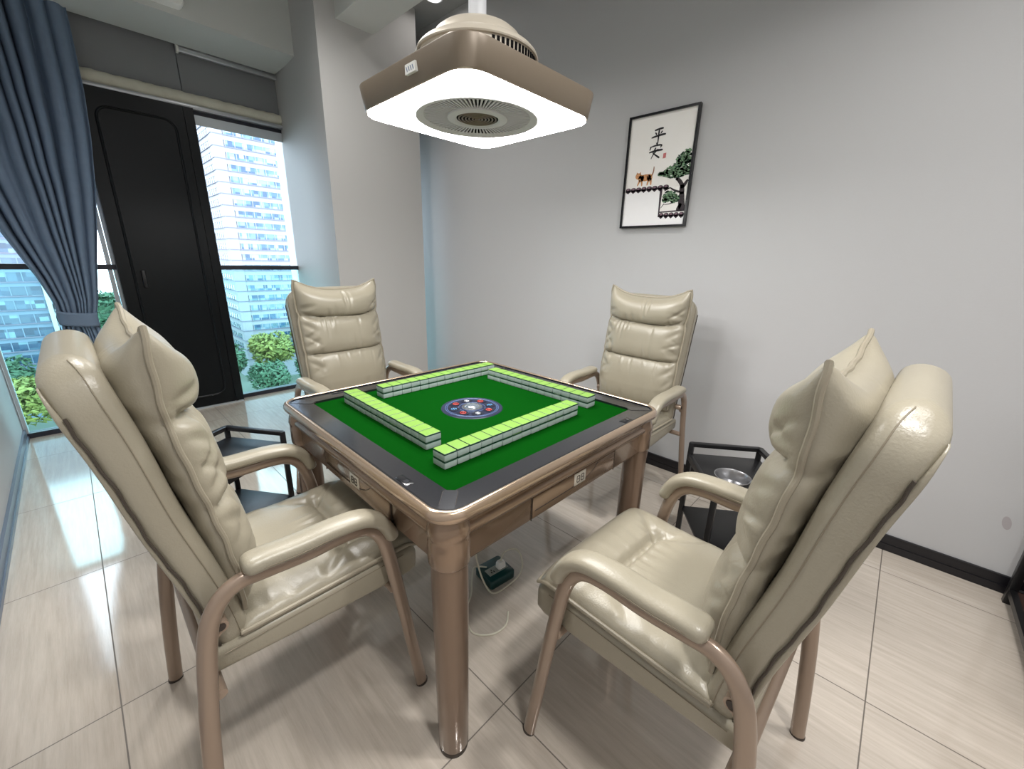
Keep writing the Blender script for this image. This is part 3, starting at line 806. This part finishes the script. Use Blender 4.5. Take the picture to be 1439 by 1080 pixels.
    cb.f += fs; cb.m += [0]*len(fs)
    bc = cb.build('back_cushion', M['leather'], t, angle=85)
    per = [F[j][0] for j in range(0, nv, 2)] + [F[nv][i] for i in range(0, nu, 2)] + [F[j][nu] for j in range(nv, 0, -2)]
    per = [(x + 0.0010*math.sin(k*0.9), y*1.012, z + 0.0005*math.sin(k*1.7)) for k, (x, y, z) in enumerate(per)]
    MB().tube(per, 0.0052, 8).build('piping', M['leather_edge'], bc)
    return t

chair = make_chair()
CH = [((-0.619, 0.031), 0.0, 'beige leather armchair in front of the curtain, its tall back towards the left wall'),
      ((-0.030, -0.774), PI/2 - 0.045, 'beige leather armchair beside the side table with the bowl, back towards the shelf'),
      ((0.033, 0.843), -PI/2 + 0.045, 'beige leather armchair beyond the table, in front of the window and column'),
      ((0.894, -0.086), PI - 0.014, 'beige leather armchair against the right wall, below the framed picture')]
for k, ((x, y), a, lb) in enumerate(CH):
    o = chair if k == 0 else copy_tree(chair)
    o.location = (x, y, 0); o.rotation_euler = (0, 0, a)
    tag(o, lb, 'armchair', 'beige leather armchairs around the mahjong table')

# ------------------------------------------------------------------ black metal side tables
def side_table(A, B, D, label, sign):
    A, B, D = Vector((*A, 0)), Vector((*B, 0)), Vector((*D, 0))
    Cc = B + D - A
    org = (A + Cc) / 2
    t = thing('side_table', label, 'side table', org, 0, 'black metal side tables between the chairs')
    A, B, Cc, D = A-org, B-org, Cc-org, D-org
    zt, zs, zr = 0.445, 0.185, 0.500
    poly = [(p.x, p.y) for p in (A, B, Cc, D)]
    MB().prism(poly, zt-0.012, zt).build('table_top', M['black_metal'], t, bevel=0.002)
    MB().prism([(p[0]*0.96, p[1]*0.96) for p in poly], zs-0.012, zs).build('shelf', M['black_metal'], t, bevel=0.002)
    for p, top in ((A, zr), (B, zr), (Cc, zr), (D, zt)):
        q = p * 0.955
        MB().box(q.x-0.010, q.y-0.010, 0.0, q.x+0.010, q.y+0.010, top-0.001).build('leg', M['black_metal'], t, bevel=0.002)
    rl = MB()
    R = [p*0.955 for p in (A, B, Cc)]
    for p, q in zip(R, R[1:]): rl.bar((p.x,p.y,zr-0.009), (q.x,q.y,zr-0.009), 0.022, 0.018)
    rl.build('guard_rail', M['black_metal'], t, bevel=0.002)
    lp = MB()
    lp.bar((A.x*0.97,A.y*0.97,zt-0.012),(D.x*0.97,D.y*0.97,zt-0.012),0.016,0.028)
    lp.bar((Cc.x*0.97,Cc.y*0.97,zt-0.012),(D.x*0.97,D.y*0.97,zt-0.012),0.016,0.028)
    lp.build('edge_bar', M['black_metal'], t, bevel=0.002)
    return t
side_table((0.826,-0.490), (0.993,-0.726), (0.545,-0.690), 'black two-tier side table holding a steel bowl by the right wall', 1)
side_table((-0.381,0.804), (-0.543,1.043), (-0.665,0.609), 'empty black two-tier side table nearer the window', -1)
bw = MB().lathe([(0.048,0.0),(0.053,0.003),(0.058,0.040),(0.0625,0.044),(0.0625,0.046),(0.060,0.046),(0.0555,0.040),(0.050,0.006),(0.0005,0.004)], 48, cap0=True).build('steel_bowl', M['steel'], loc=(0.652,-0.713,0.445), angle=50)
tag(bw, 'round stainless steel bowl on the black side table', 'bowl')

# ------------------------------------------------------------------ power strip and cables on the floor
ps = thing('power_strip', 'dark teal power socket block on the floor under the table', 'power strip', (0.064,-0.064,0), -0.12)
MB().rings([[(x,y,z) for x,y in roundrect(0.060-i_, 0.056-i_, 0.010, 4)] for z, i_ in ((0.0,0.002),(0.004,0.0),(0.034,0.0),(0.038,0.003))], True, True, True).build('body', M['teal_box'], ps, angle=50)
pn = MB().box(-0.044, -0.026, 0.036, 0.048, 0.012, 0.0405).build('socket_panel', M['grey_plastic'], ps, bevel=0.001)
MB().box(-0.030,-0.018,0.0402,-0.026,-0.010,0.0412).box(-0.018,-0.018,0.0402,-0.014,-0.010,0.0412).box(-0.024,-0.006,0.0402,-0.020,0.0,0.0412).build('socket_hole', M['black_gloss'], pn, smooth=False)
pc = thing('plug_cable', 'white plug with a cream cable looping over the power block', 'cable', (0.064,-0.064,0), -0.12)
MB().rings([[(0.022+x*k, -0.008+y*k, z) for x,y in roundrect(0.018,0.014,0.006,4)] for z, k in ((0.0405,1),(0.060,0.95),(0.068,0.7))], True, True, True).build('plug', M['white_plastic'], pc)
cp = smooth_path([(0.022,-0.008,0.066),(0.045,-0.004,0.098),(0.085,-0.025,0.105),(0.098,-0.050,0.07),(0.075,-0.072,0.025),(0.0,-0.078,0.006),(-0.066,-0.072,0.006),(-0.085,-0.035,0.05),(-0.088,0.01,0.14),(-0.085,0.05,0.30),(-0.08,0.07,0.45),(-0.08,0.07,0.58)], 8)
MB().tube(cp, 0.0035, 8).build('cord', M['cable'], pc)
c2 = MB().tube(smooth_path([(-0.02,0.03,0.04),(-0.06,0.06,0.045),(-0.10,0.03,0.03),(-0.14,-0.01,0.006),(-0.20,-0.05,0.004),(-0.24,-0.13,0.004),(-0.20,-0.185,0.004),(-0.14,-0.195,0.004),(-0.09,-0.16,0.004)], 8), 0.0032, 8).build('loose_cable', M['cable'], loc=(0.062,-0.068,0.0))
tag(c2, 'cream cable lying curled on the floor beside the near table leg', 'cable')

# ------------------------------------------------------------------ ceiling lamp over the table
LK = 0.9
lamp = thing('pendant_lamp', 'square gold pendant lamp with a round fan grille over the table', 'pendant lamp', (0.102, 0.085, 1.663), TH)
def S(p): return tuple(c*LK for c in p)
def lring(h, z, r): return [S((x,y,z)) for x, y in roundrect(h, h, r, 8)]
hs = MB().rings([lring(0.296,0.006,0.075), lring(0.300,0.010,0.076), lring(0.311,0.080,0.080), lring(0.309,0.084,0.078), lring(0.20,0.088,0.06)], True, False, True)
hs.build('housing', M['lamp_frame'], lamp, angle=40)
# glowing diffuser with a round opening
n = 72; inner = []; outer = []; low_o = []
for i in range(n):
    a = 2*PI*i/n; c_, s_ = math.cos(a), math.sin(a)
    inner.append(S((0.222*c_, 0.222*s_, 0.0)))
    # point of rounded square along direction a
    k = 0.2945/max(abs(c_), abs(s_)); x, y = k*c_, k*s_
    rr_ = 0.074; hx = 0.2945 - rr_
    if abs(x) > hx and abs(y) > hx:
        dx, dy = abs(x)-hx, abs(y)-hx
        # intersect the ray with the corner circle
        A_, B_ = hx*abs(c_) + hx*abs(s_), 2*hx*hx - rr_**2
        k = A_ + math.sqrt(max(0.0, A_*A_ - B_)); x, y = k*c_, k*s_
    outer.append(S((x, y, 0.0))); low_o.append(S((x, y, 0.008)))
inner_up = [(x, y, 0.002*LK) for x, y, z in inner]
MB().rings([inner_up, inner, outer, low_o]).build('diffuser', M['glow'], lamp, smooth=False)
# grille
gr = MB().lathe([(0.2225*LK,0.0025*LK),(0.214*LK,-0.003*LK),(0.200*LK,-0.002*LK),(0.186*LK,0.006*LK)], 72).build('grille_rim', M['lamp_grey'], lamp)
MB().lathe([(0.0005,0.060*LK),(0.1915*LK,0.060*LK),(0.1915*LK,0.0052*LK)], 64).build('fan_cavity', M['lamp_dark'], gr, smooth=False)
fn = MB()
for k in range(80):
    a = 2*PI*k/80
    r0, r1 = 0.098*LK, 0.190*LK
    w0, w1 = 0.0034*LK, 0.0068*LK
    ca, sa = math.cos(a), math.sin(a)
    v = []
    for z in (0.004*LK, 0.009*LK):
        for r_, w_ in ((r0,w0),(r1,w1)):
            for sg in (-1,1): v.append((r_*ca - sg*w_/2*sa, r_*sa + sg*w_/2*ca, z))
    fn.add(v, [(0,1,3,2),(4,6,7,5),(0,2,6,4),(1,5,7,3),(0,4,5,1),(2,3,7,6)])
fn.build('fin_ring', M['lamp_grey'], gr, smooth=False)
MB().lathe([(0.108*LK,0.010*LK),(0.106*LK,0.0),(0.098*LK,-0.003*LK),(0.080*LK,-0.003*LK),(0.074*LK,0.002*LK)], 48).build('hub_ring', M['lamp_grey'], gr)
MB().lathe([(0.0005,0.003*LK),(0.076*LK,0.003*LK)], 48).build('hub_disc', M['lamp_dark'], gr, smooth=False)
hr = MB()
for r_ in (0.066,0.054,0.042,0.030,0.018,0.007):
    hr.tube([(r_*LK*math.cos(2*PI*i/40), r_*LK*math.sin(2*PI*i/40), 0.0015*LK) for i in range(40)], 0.0028*LK, 6, loop=True)
hr.build('hub_louvre', M['lamp_frame'], gr)
# top canopy
cy = MB().lathe([(0.200*LK,0.080*LK),(0.200*LK,0.176*LK)], 64).build('fan_drum', M['lamp_top'], lamp)
for k in range(80):
    deg = 4.5*k
    if not (240 < deg < 345 or 60 < deg < 165): continue
    a = math.radians(deg)
    MB().bar((0.2005*LK*math.cos(a),0.2005*LK*math.sin(a),0.086*LK),(0.2005*LK*math.cos(a),0.2005*LK*math.sin(a),0.169*LK),0.0088*LK,0.004*LK,up=(math.cos(a),math.sin(a),0)).build('vent_slot', M['lamp_dark'], cy, smooth=False)
MB().lathe([(r_*LK, z*LK) for r_, z in ((0.199,0.172),(0.207,0.173),(0.209,0.177),(0.205,0.185),(0.194,0.196),(0.178,0.205),(0.164,0.210),(0.159,0.212),(0.157,0.215),(0.153,0.224),(0.144,0.238),(0.130,0.249),(0.108,0.258),(0.070,0.263),(0.030,0.264))], 72, cap1=True).build('canopy', M['lamp_top'], lamp, angle=50)
MB().lathe([(0.030*LK,0.258*LK),(0.030*LK,ZC-1.663)], 32, cap1=True).build('pole', M['lamp_pole'], lamp)
MB().lathe([(0.055,ZC-1.663),(0.055,ZC-1.663-0.012),(0.030,ZC-1.663-0.05)], 32).build('ceiling_rose', M['lamp_pole'], lamp)
pl = MB().box(-0.3135*LK, -0.070*LK-0.02, 0.037*LK, -0.3035*LK, -0.070*LK+0.028, 0.062*LK)
lp_ = pl.build('name_plate', M['white_plastic'], lamp, smooth=False)
pm = MB()
for k in range(4):
    y = -0.070*LK - 0.012 + k*0.0095
    pm.bar((-0.3137*LK, y, 0.043*LK), (-0.3137*LK, y+0.005, 0.055*LK), 0.0022, 0.001, up=(1,0,0))
pm.build('plate_print', M['navy_line'], lp_, smooth=False)

# ------------------------------------------------------------------ framed picture on the right wall
PY0, PY1, PZ0, PZ1 = 0.302, -0.086, 1.433, 2.011     # left edge (y), right edge, bottom, top
PW, PH = PY0 - PY1, PZ1 - PZ0
pic = thing('framed_picture', 'black framed print of a cat on a roof wall, on the right wall', 'picture', (XR, (PY0+PY1)/2, PZ0))
X0 = -0.026
# picture plane helper: a, b in 0..1 from the lower left corner as seen
def PP(a, b, x): return (x, PW/2 - a*PW, b*PH)
fw = 0.011
fb = MB()
fb.box(X0, -PW/2, 0, -0.002, PW/2, fw).box(X0, -PW/2, PH-fw, -0.002, PW/2, PH).box(X0, -PW/2, fw, -0.002, -PW/2+fw, PH-fw).box(X0, PW/2-fw, fw, -0.002, PW/2, PH-fw)
fb.build('frame', M['black_gloss'], pic, smooth=False)
MB().box(-0.016, -PW/2+0.004, 0.004, -0.003, PW/2-0.004, PH-0.004).build('print', M['paper'], pic, smooth=False)
def flat(polys, name, mt, x=-0.0168, th=0.0006, parent=None):
    mb = MB()
    for pl_ in polys:
        f = [PP(a, b2, x) for a, b2 in pl_]; g = [PP(a, b2, x + th) for a, b2 in pl_]
        mb.rings([f, g], True, True, True)
    return mb.build(name, mt, parent or pic, smooth=False)
ASP = PH / PW
def stroke(p0, p1, w0, w1, bend=0.0, n=8):
    """tapered brush stroke between two points of the sheet (fractions of it)"""
    a = Vector((p0[0], p0[1]*ASP)); b2 = Vector((p1[0], p1[1]*ASP)); d = b2 - a; nn = Vector((-d.y, d.x)).normalized()
    L_, R_ = [], []
    for i in range(n+1):
        t = i/n; c = a + d*t + nn*(bend*4*t*(1-t)); w = w0 + (w1-w0)*t
        w *= 0.55 + 0.45*min(1, min(t, 1-t)*5 + 0.2) 
        L_.append(c + nn*w/2); R_.append(c - nn*w/2)
    return [(p.x, p.y/ASP) for p in L_ + R_[::-1]]
# the two brushed characters: ping (level) above an (peace)
def glyph(cx, cy, sx, strokes):
    return [stroke((cx + a*sx, cy + b2*sx/ASP), (cx + c*sx, cy + d*sx/ASP), w0, w1, bd) for a,b2,c,d,w0,w1,bd in strokes]
ping = glyph(0.462, 0.803, 0.105, [(-0.62,0.66,0.58,0.80,0.022,0.026,0.004),(-0.50,0.42,-0.28,0.14,0.014,0.022,0),(0.46,0.48,0.24,0.18,0.020,0.012,0),(-0.98,-0.16,0.98,0.06,0.022,0.028,0.006),(0.0,0.72,-0.02,-0.98,0.026,0.014,0)])
an = glyph(0.445, 0.678, 0.100, [(-0.02,1.02,0.10,0.72,0.016,0.024,0),(-0.78,0.62,-0.92,0.14,0.022,0.014,0),(-0.74,0.56,0.80,0.64,0.018,0.022,0.006),(0.80,0.66,0.62,0.30,0.026,0.010,0),
    (-0.04,0.40,-0.42,-0.28,0.022,0.014,0),(-0.42,-0.26,0.62,-0.96,0.014,0.026,0),(0.34,0.18,-0.62,-0.98,0.022,0.012,-0.012),(-1.0,-0.14,1.0,0.02,0.020,0.028,0.006)])
flat(ping + an, 'lettering', M['ink'])
flat([[(0.560,0.645),(0.602,0.648),(0.602,0.606),(0.560,0.603)]], 'red_seal', M['seal'])
# white garden wall with tiled coping, lower tier to the right
flat([[(0.03,0.02),(0.03,0.33),(0.60,0.33),(0.60,0.11),(0.97,0.11),(0.97,0.02)]], 'painted_wall', M['white_paint'], x=-0.0164, th=0.0003)
rf = []; rm = []
def coping(a0, a1, b0, n):
    for k in range(n):
        c0 = a0 + (a1-a0)*k/n; c1 = a0 + (a1-a0)*(k+1)/n; m_ = (c0+c1)/2; w = (c1-c0)/2
        pts = []
        for i in range(12):
            t = 2*PI*i/12; pts.append((m_ + w*0.98*math.cos(t), b0 + 0.006 + 0.016*math.sin(t)*(1 if math.sin(t) > 0 else 1.5)))
        rf.append(pts)
        rm.append([(m_ + w*0.52*math.cos(2*PI*i/10) - w*0.1, b0 + 0.008 + 0.009*math.sin(2*PI*i/10)) for i in range(10)])
        rf.append([(c0, b0-0.012), (m_, b0-0.032), (c1, b0-0.012), (m_, b0-0.004)])
    rf.append([(a0, b0+0.002), (a1, b0+0.002), (a1, b0-0.010), (a0, b0-0.010)])
coping(0.035, 0.70, 0.352, 8)
coping(0.60, 0.965, 0.105, 5)
rf.append([(0.575,0.335),(0.612,0.335),(0.604,0.09),(0.588,0.09)])
rf.append([(0.60,0.14),(0.965,0.145),(0.965,0.133),(0.60,0.128)])
rfo = flat(rf, 'roof_coping', M['roof_ink'])
flat(rm, 'roof_tile_highlight', M['roof_mid'], x=-0.0172, parent=rfo)
# ginger cat walking on the coping
def blob(cx, cy, rx, ry, n=18, rot=0.0):
    return [(cx + rx*math.cos(2*PI*i/n)*math.cos(rot) - ry*math.sin(2*PI*i/n)*math.sin(rot)/1.0, cy + (rx*math.cos(2*PI*i/n)*math.sin(rot) + ry*math.sin(2*PI*i/n)*math.cos(rot))/ASP) for i in range(n)]
cat = [blob(0.335,0.455,0.085,0.045), blob(0.265,0.452,0.045,0.048), blob(0.395,0.452,0.042,0.048), blob(0.218,0.474,0.046,0.042)]
cat += [[(0.182,0.487),(0.190,0.512),(0.212,0.497)], [(0.228,0.498),(0.250,0.512),(0.254,0.486)]]
cat += [stroke((0.25,0.44),(0.215,0.388),0.030,0.018), stroke((0.278,0.44),(0.285,0.385),0.028,0.018), stroke((0.385,0.44),(0.365,0.385),0.030,0.018), stroke((0.415,0.445),(0.425,0.385),0.034,0.018)]
co = flat(cat, 'cat_drawing', M['cat'])
dk = [stroke((0.425,0.465),(0.445,0.545),0.020,0.012,-0.01)]
dk += [stroke((0.30,0.480),(0.31,0.455),0.010,0.005), stroke((0.335,0.484),(0.345,0.457),0.010,0.005), stroke((0.37,0.482),(0.378,0.455),0.010,0.005), stroke((0.196,0.472),(0.206,0.472),0.006,0.006), stroke((0.226,0.474),(0.236,0.474),0.006,0.006)]
flat(dk, 'cat_marking', M['cat_dark'], x=-0.0173, parent=co)
# gnarled pine
tk = [stroke((0.93,0.14),(0.895,0.30),0.10,0.075,0.01), stroke((0.895,0.28),(0.885,0.36),0.075,0.06,0), stroke((0.90,0.33),(0.80,0.42),0.06,0.045,-0.012), stroke((0.80,0.40),(0.83,0.47),0.045,0.03,0.008), stroke((0.90,0.34),(0.955,0.40),0.05,0.03,0), stroke((0.875,0.30),(0.72,0.345),0.03,0.018,0.01), stroke((0.72,0.345),(0.64,0.32),0.018,0.010,0), stroke((0.83,0.225),(0.66,0.20),0.014,0.008,0.01), stroke((0.66,0.21),(0.615,0.17),0.012,0.006,0), stroke((0.86,0.14),(0.90,0.20),0.05,0.05,0)]
tko = flat(tk, 'pine_trunk', M['bark_print'])
rg = random.Random(3); nd = []; nl = []
clumps = [(0.90,0.60,0.075,0.075),(0.84,0.575,0.085,0.06),(0.80,0.52,0.10,0.06),(0.90,0.53,0.07,0.08),(0.71,0.495,0.09,0.04),(0.62,0.475,0.06,0.028),(0.72,0.455,0.09,0.035),(0.82,0.455,0.09,0.035),(0.92,0.47,0.045,0.05),(0.72,0.285,0.09,0.045),(0.79,0.25,0.075,0.05),(0.68,0.24,0.045,0.03),(0.56,0.472,0.03,0.014)]
for (a, b2, ra, rb_) in clumps:
    for k in range(44):
        t = rg.uniform(0, 2*PI); q = math.sqrt(rg.random())
        ca_, cb_ = a + ra*q*math.cos(t), b2 + rb_*0.72*q*math.sin(t)
        if ca_ > 0.955: ca_ = 0.955
        (nd if rg.random() < 0.72 else nl).append(blob(ca_, cb_, rg.uniform(0.014,0.030), rg.uniform(0.008,0.018), 7, rg.uniform(-0.6,0.6)))
for k in range(len(nd)): nd[k] = [(min(a, 0.968), b2) for a, b2 in nd[k]]
for k in range(len(nl)): nl[k] = [(min(a, 0.968), b2) for a, b2 in nl[k]]
po = flat(nd, 'pine_needles', M['pine'], x=-0.0172)
flat(nl, 'pale_needles', M['pine_light'], x=-0.0176, parent=po)

# scuff on the right wall
sm_ = MB().rings([[(XR-0.0004, -1.516 + 0.014*math.cos(2*PI*i/16)*k, 0.292 + 0.026*math.sin(2*PI*i/16)*k + 0.010*math.cos(2*PI*i/16)*k) for i in range(16)] for k in (1.0, 0.02)])
tag(sm_.build('wall_scuff', M['smudge'], smooth=False), 'small grey scuff mark low on the right wall', 'stain')

# ------------------------------------------------------------------ black shelf unit at the right edge
su = thing('shelf_unit', 'black metal shelf with dark brown boards at the right edge', 'shelf', (1.06, -1.74, 0))
for x in (-0.345, 0.325):
    for y in (-0.16, 0.16):
        MB().box(x-0.013, y-0.013, 0.0, x+0.013, y+0.013, 0.80).build('leg', M['black_metal'], su, bevel=0.002)
for z in (0.055, 0.42, 0.785):
    rl = MB().bar((-0.345,0.16,z),(0.325,0.16,z),0.02,0.024).bar((-0.345,-0.16,z),(0.325,-0.16,z),0.02,0.024).bar((-0.345,-0.16,z),(-0.345,0.16,z),0.02,0.024).bar((0.325,-0.16,z),(0.325,0.16,z),0.02,0.024)
    rl.build('shelf_rail', M['black_metal'], su, smooth=False)
    MB().box(-0.335,-0.152,z-0.008,0.315,0.152,z+0.010).build('shelf_board', M['brown_board'], su, smooth=False)

# ------------------------------------------------------------------ outside
GZ = -42.0
struct('ground', MB().box(-140, 24, GZ-0.5, 160, 330, GZ), M['city_ground'], 'pale street level far below the windows', smooth=False)
def tower(label, x0, x1, y0, y1, ztop, fl_h, win_h, wall, ledge, strip, pier, faces):
    t = thing('office_tower', label, 'building', ((x0+x1)/2, (y0+y1)/2, GZ))
    ox, oy = (x0+x1)/2, (y0+y1)/2
    hx, hy = (x1-x0)/2, (y1-y0)/2
    MB().box(-hx+0.4, -hy+0.4, 0, hx-0.4, hy-0.4, ztop-GZ).build('core_wall', wall, t, smooth=False)
    z = 0.0
    while z < ztop - GZ - fl_h:
        sp = MB().box(-hx+0.05, -hy+0.05, z, hx-0.05, hy-0.05, z + fl_h - win_h)
        sp.box(-hx-0.25, -hy-0.25, z + fl_h - win_h - 0.25, hx+0.25, hy+0.25, z + fl_h - win_h, mi=1)
        if z > 4: sp.build('spandrel', [wall, ledge], t, smooth=False)
        if z > 4:
            w = MB()
            zz0, zz1 = z + fl_h - win_h, z + fl_h
            if 'y' in faces: w.box(-hx + pier, -hy + 0.15, zz0, hx - pier, -hy + 0.5, zz1)
            w.build('ribbon_window', strip, t, smooth=False)
            if 'x' in faces:
                MB().box(-hx + 0.15, -hy + pier, zz0, -hx + 0.5, hy - pier, zz1).build('ribbon_window', strip, t, smooth=False)
            mu = MB()
            k = -hx + pier
            if 'y' in faces:
                while k < hx - pier: mu.box(k-0.09, -hy+0.05, zz0, k+0.09, -hy+0.3, zz1); k += 2.6
            k = -hy + pier
            if 'x' in faces:
                while k < hy - pier: mu.box(-hx+0.05, k-0.09, zz0, -hx+0.3, k+0.09, zz1); k += 2.6
            mu.build('mullion_row', wall, t, smooth=False)
        z += fl_h
    return t, hx, hy
t, hx, hy = tower('tall white office tower with ribbon windows outside the right window', 36.5, 92, 159, 225, 78, 3.3, 1.75, M['tower_white'], M['tower_band'], M['strip_a'], 3.2, 'xy')
for a, b2 in ((-hx, -hy), (hx, -hy), (-hx, hy)):
    MB().box(a-0.1 if a < 0 else a-2.8, b2-0.1 if b2 < 0 else b2-2.8, 0, a+2.8 if a < 0 else a+0.1, b2+2.8 if b2 < 0 else b2+0.1, 78-GZ-1).build('corner_pier', M['tower_white'], t, smooth=False)
t, hx, hy = tower('blue-grey office tower with white piers outside the left window', -62, -5.0, 158, 190, 62, 3.4, 2.2, M['tower_grey'], M['tower_band'], M['strip_b'], 1.2, 'y')
for k, (x, w, mt) in enumerate(((hx-0.6,0.9,M['pilaster']),(hx+1.6,2.9,M['pilaster_grey']),(hx+4.0,1.9,M['pilaster']),(hx+6.2,2.2,M['pilaster_grey']),(hx+7.8,0.9,M['pilaster']),(hx-16.5,1.9,M['pilaster']))):
    MB().box(x-w/2, -hy-0.9, 0, x+w/2, -hy+(1.0 if k else 0.2), 62-GZ+2).build('pier', mt, t, smooth=False)

def tree(x, y, zt, r, mt, label, seed):
    rg = random.Random(seed)
    t = thing('tree', label, 'tree', (x, y, GZ), group='trees below the window')
    H = zt - GZ
    MB().tube(smooth_path([(0,0,-0.3),(0.2,0.1,H*0.3),(-0.1,0.2,H*0.55),(0.1,0.0,H*0.8)], 5), 0.35, 10, taper=lambda q: 1-0.6*q).build('trunk', M['bark'], t)
    cr = MB()
    for k in range(2300):
        # leaf sprays on the shells of several lobes
        lb = k % 9
        la = lb * 2*PI/9 + 0.4*math.sin(lb*3); lr = r*0.52 if lb else 0.0
        c = Vector((lr*math.cos(la), lr*math.sin(la), H - r*0.75 + r*0.25*math.sin(lb*2.3)))
        d = Vector((rg.gauss(0,1), rg.gauss(0,1), rg.gauss(0,1))).normalized()
        p = c + d * (r*0.52*rg.uniform(0.75,1.05))
        u = Vector((rg.gauss(0,1), rg.gauss(0,1), rg.gauss(0,0.6))).normalized(); w = d.cross(u).normalized()
        s = r*rg.uniform(0.07,0.15)
        cr.add([p-u*s, p-w*s*0.5, p+u*s+d*s*0.3, p+w*s*0.5], [(0,1,2,3)])
    cr.build('crown', mt, t, smooth=False, recalc=False)
tree(40.0, 143, -22.5, 6.6, M['leaf_yellow'], 'yellow-green tree in front of the white tower', 1)
tree(26.0, 138, -24.0, 5.6, M['leaf_green'], 'green tree below the right window, left of the yellow-green one', 2)
tree(60.0, 140.0, -25.0, 5.6, M['leaf_green'], 'green tree below the right window, right of the yellow-green one', 3)
tree(26.3, 152.6, -22.5, 5.0, M['leaf_green'], 'green tree at the foot of the white tower, beside the black door edge', 7)
tree(53.5, 152.4, -22.5, 4.4, M['leaf_yellow'], 'yellowish tree at the foot of the white tower, nearest the column', 8)
tree(33.5, 126.0, -28.0, 5.4, M['leaf_green'], 'low green tree below the right window, lowest in the pane', 9)
tree(47.0, 129.0, -28.0, 5.4, M['leaf_green'], 'low green tree half hidden behind the far armchair', 10)
tree(-16.0, 146.0, -23.0, 6.0, M['leaf_green'], 'green tree below the left window, at the foot of the blue-grey tower', 11)
tree(-8.5, 124, -23.5, 6.4, M['leaf_yellow'], 'yellow-green tree below the left window', 4)
tree(-23.5, 130, -24.0, 6.4, M['leaf_green'], 'green tree below the left window, beside the left wall', 5)
tree(6.0, 138, -8.0, 8.0, M['leaf_green'], 'tall green tree between curtain and black door', 6)

# ------------------------------------------------------------------ light
world = bpy.data.worlds.new('overcast_sky'); scene.world = world; world.use_nodes = True
bg = world.node_tree.nodes['Background']
bg.inputs[0].default_value = (0.78, 0.91, 1.0, 1); bg.inputs[1].default_value = 5.2

# ------------------------------------------------------------------ camera
cam_d = bpy.data.cameras.new('camera'); cam = bpy.data.objects.new('camera', cam_d); COL.objects.link(cam)
FPX, YAW, PITCH_, ROLL = 572.719, math.radians(46.873), math.radians(16.971), math.radians(1.463)
f = Vector((math.sin(YAW)*math.cos(PITCH_), math.cos(YAW)*math.cos(PITCH_), -math.sin(PITCH_)))
r = Vector((math.cos(YAW), -math.sin(YAW), 0)); u = r.cross(f)
r2 = r*math.cos(ROLL) + u*math.sin(ROLL); u2 = -r*math.sin(ROLL) + u*math.cos(ROLL)
mw = Matrix(((r2.x, u2.x, -f.x, -0.899), (r2.y, u2.y, -f.y, -1.034), (r2.z, u2.z, -f.z, 1.236), (0,0,0,1)))
cam.matrix_world = mw
cam_d.sensor_fit = 'HORIZONTAL'; cam_d.sensor_width = 36.0; cam_d.lens = 36.0 * FPX / 1439.0
cam_d.clip_start = 0.02; cam_d.clip_end = 1000
scene.camera = cam

scene.view_settings.view_transform = 'Standard'
scene.view_settings.look = 'None'
scene.view_settings.gamma = 1.0
scene.view_settings.exposure = 0.66
try: scene.view_settings.use_curve_mapping = False
except Exception: pass
scene.cycles.max_bounces = 10
scene.cycles.diffuse_bounces = 6
scene.cycles.transparent_max_bounces = 12
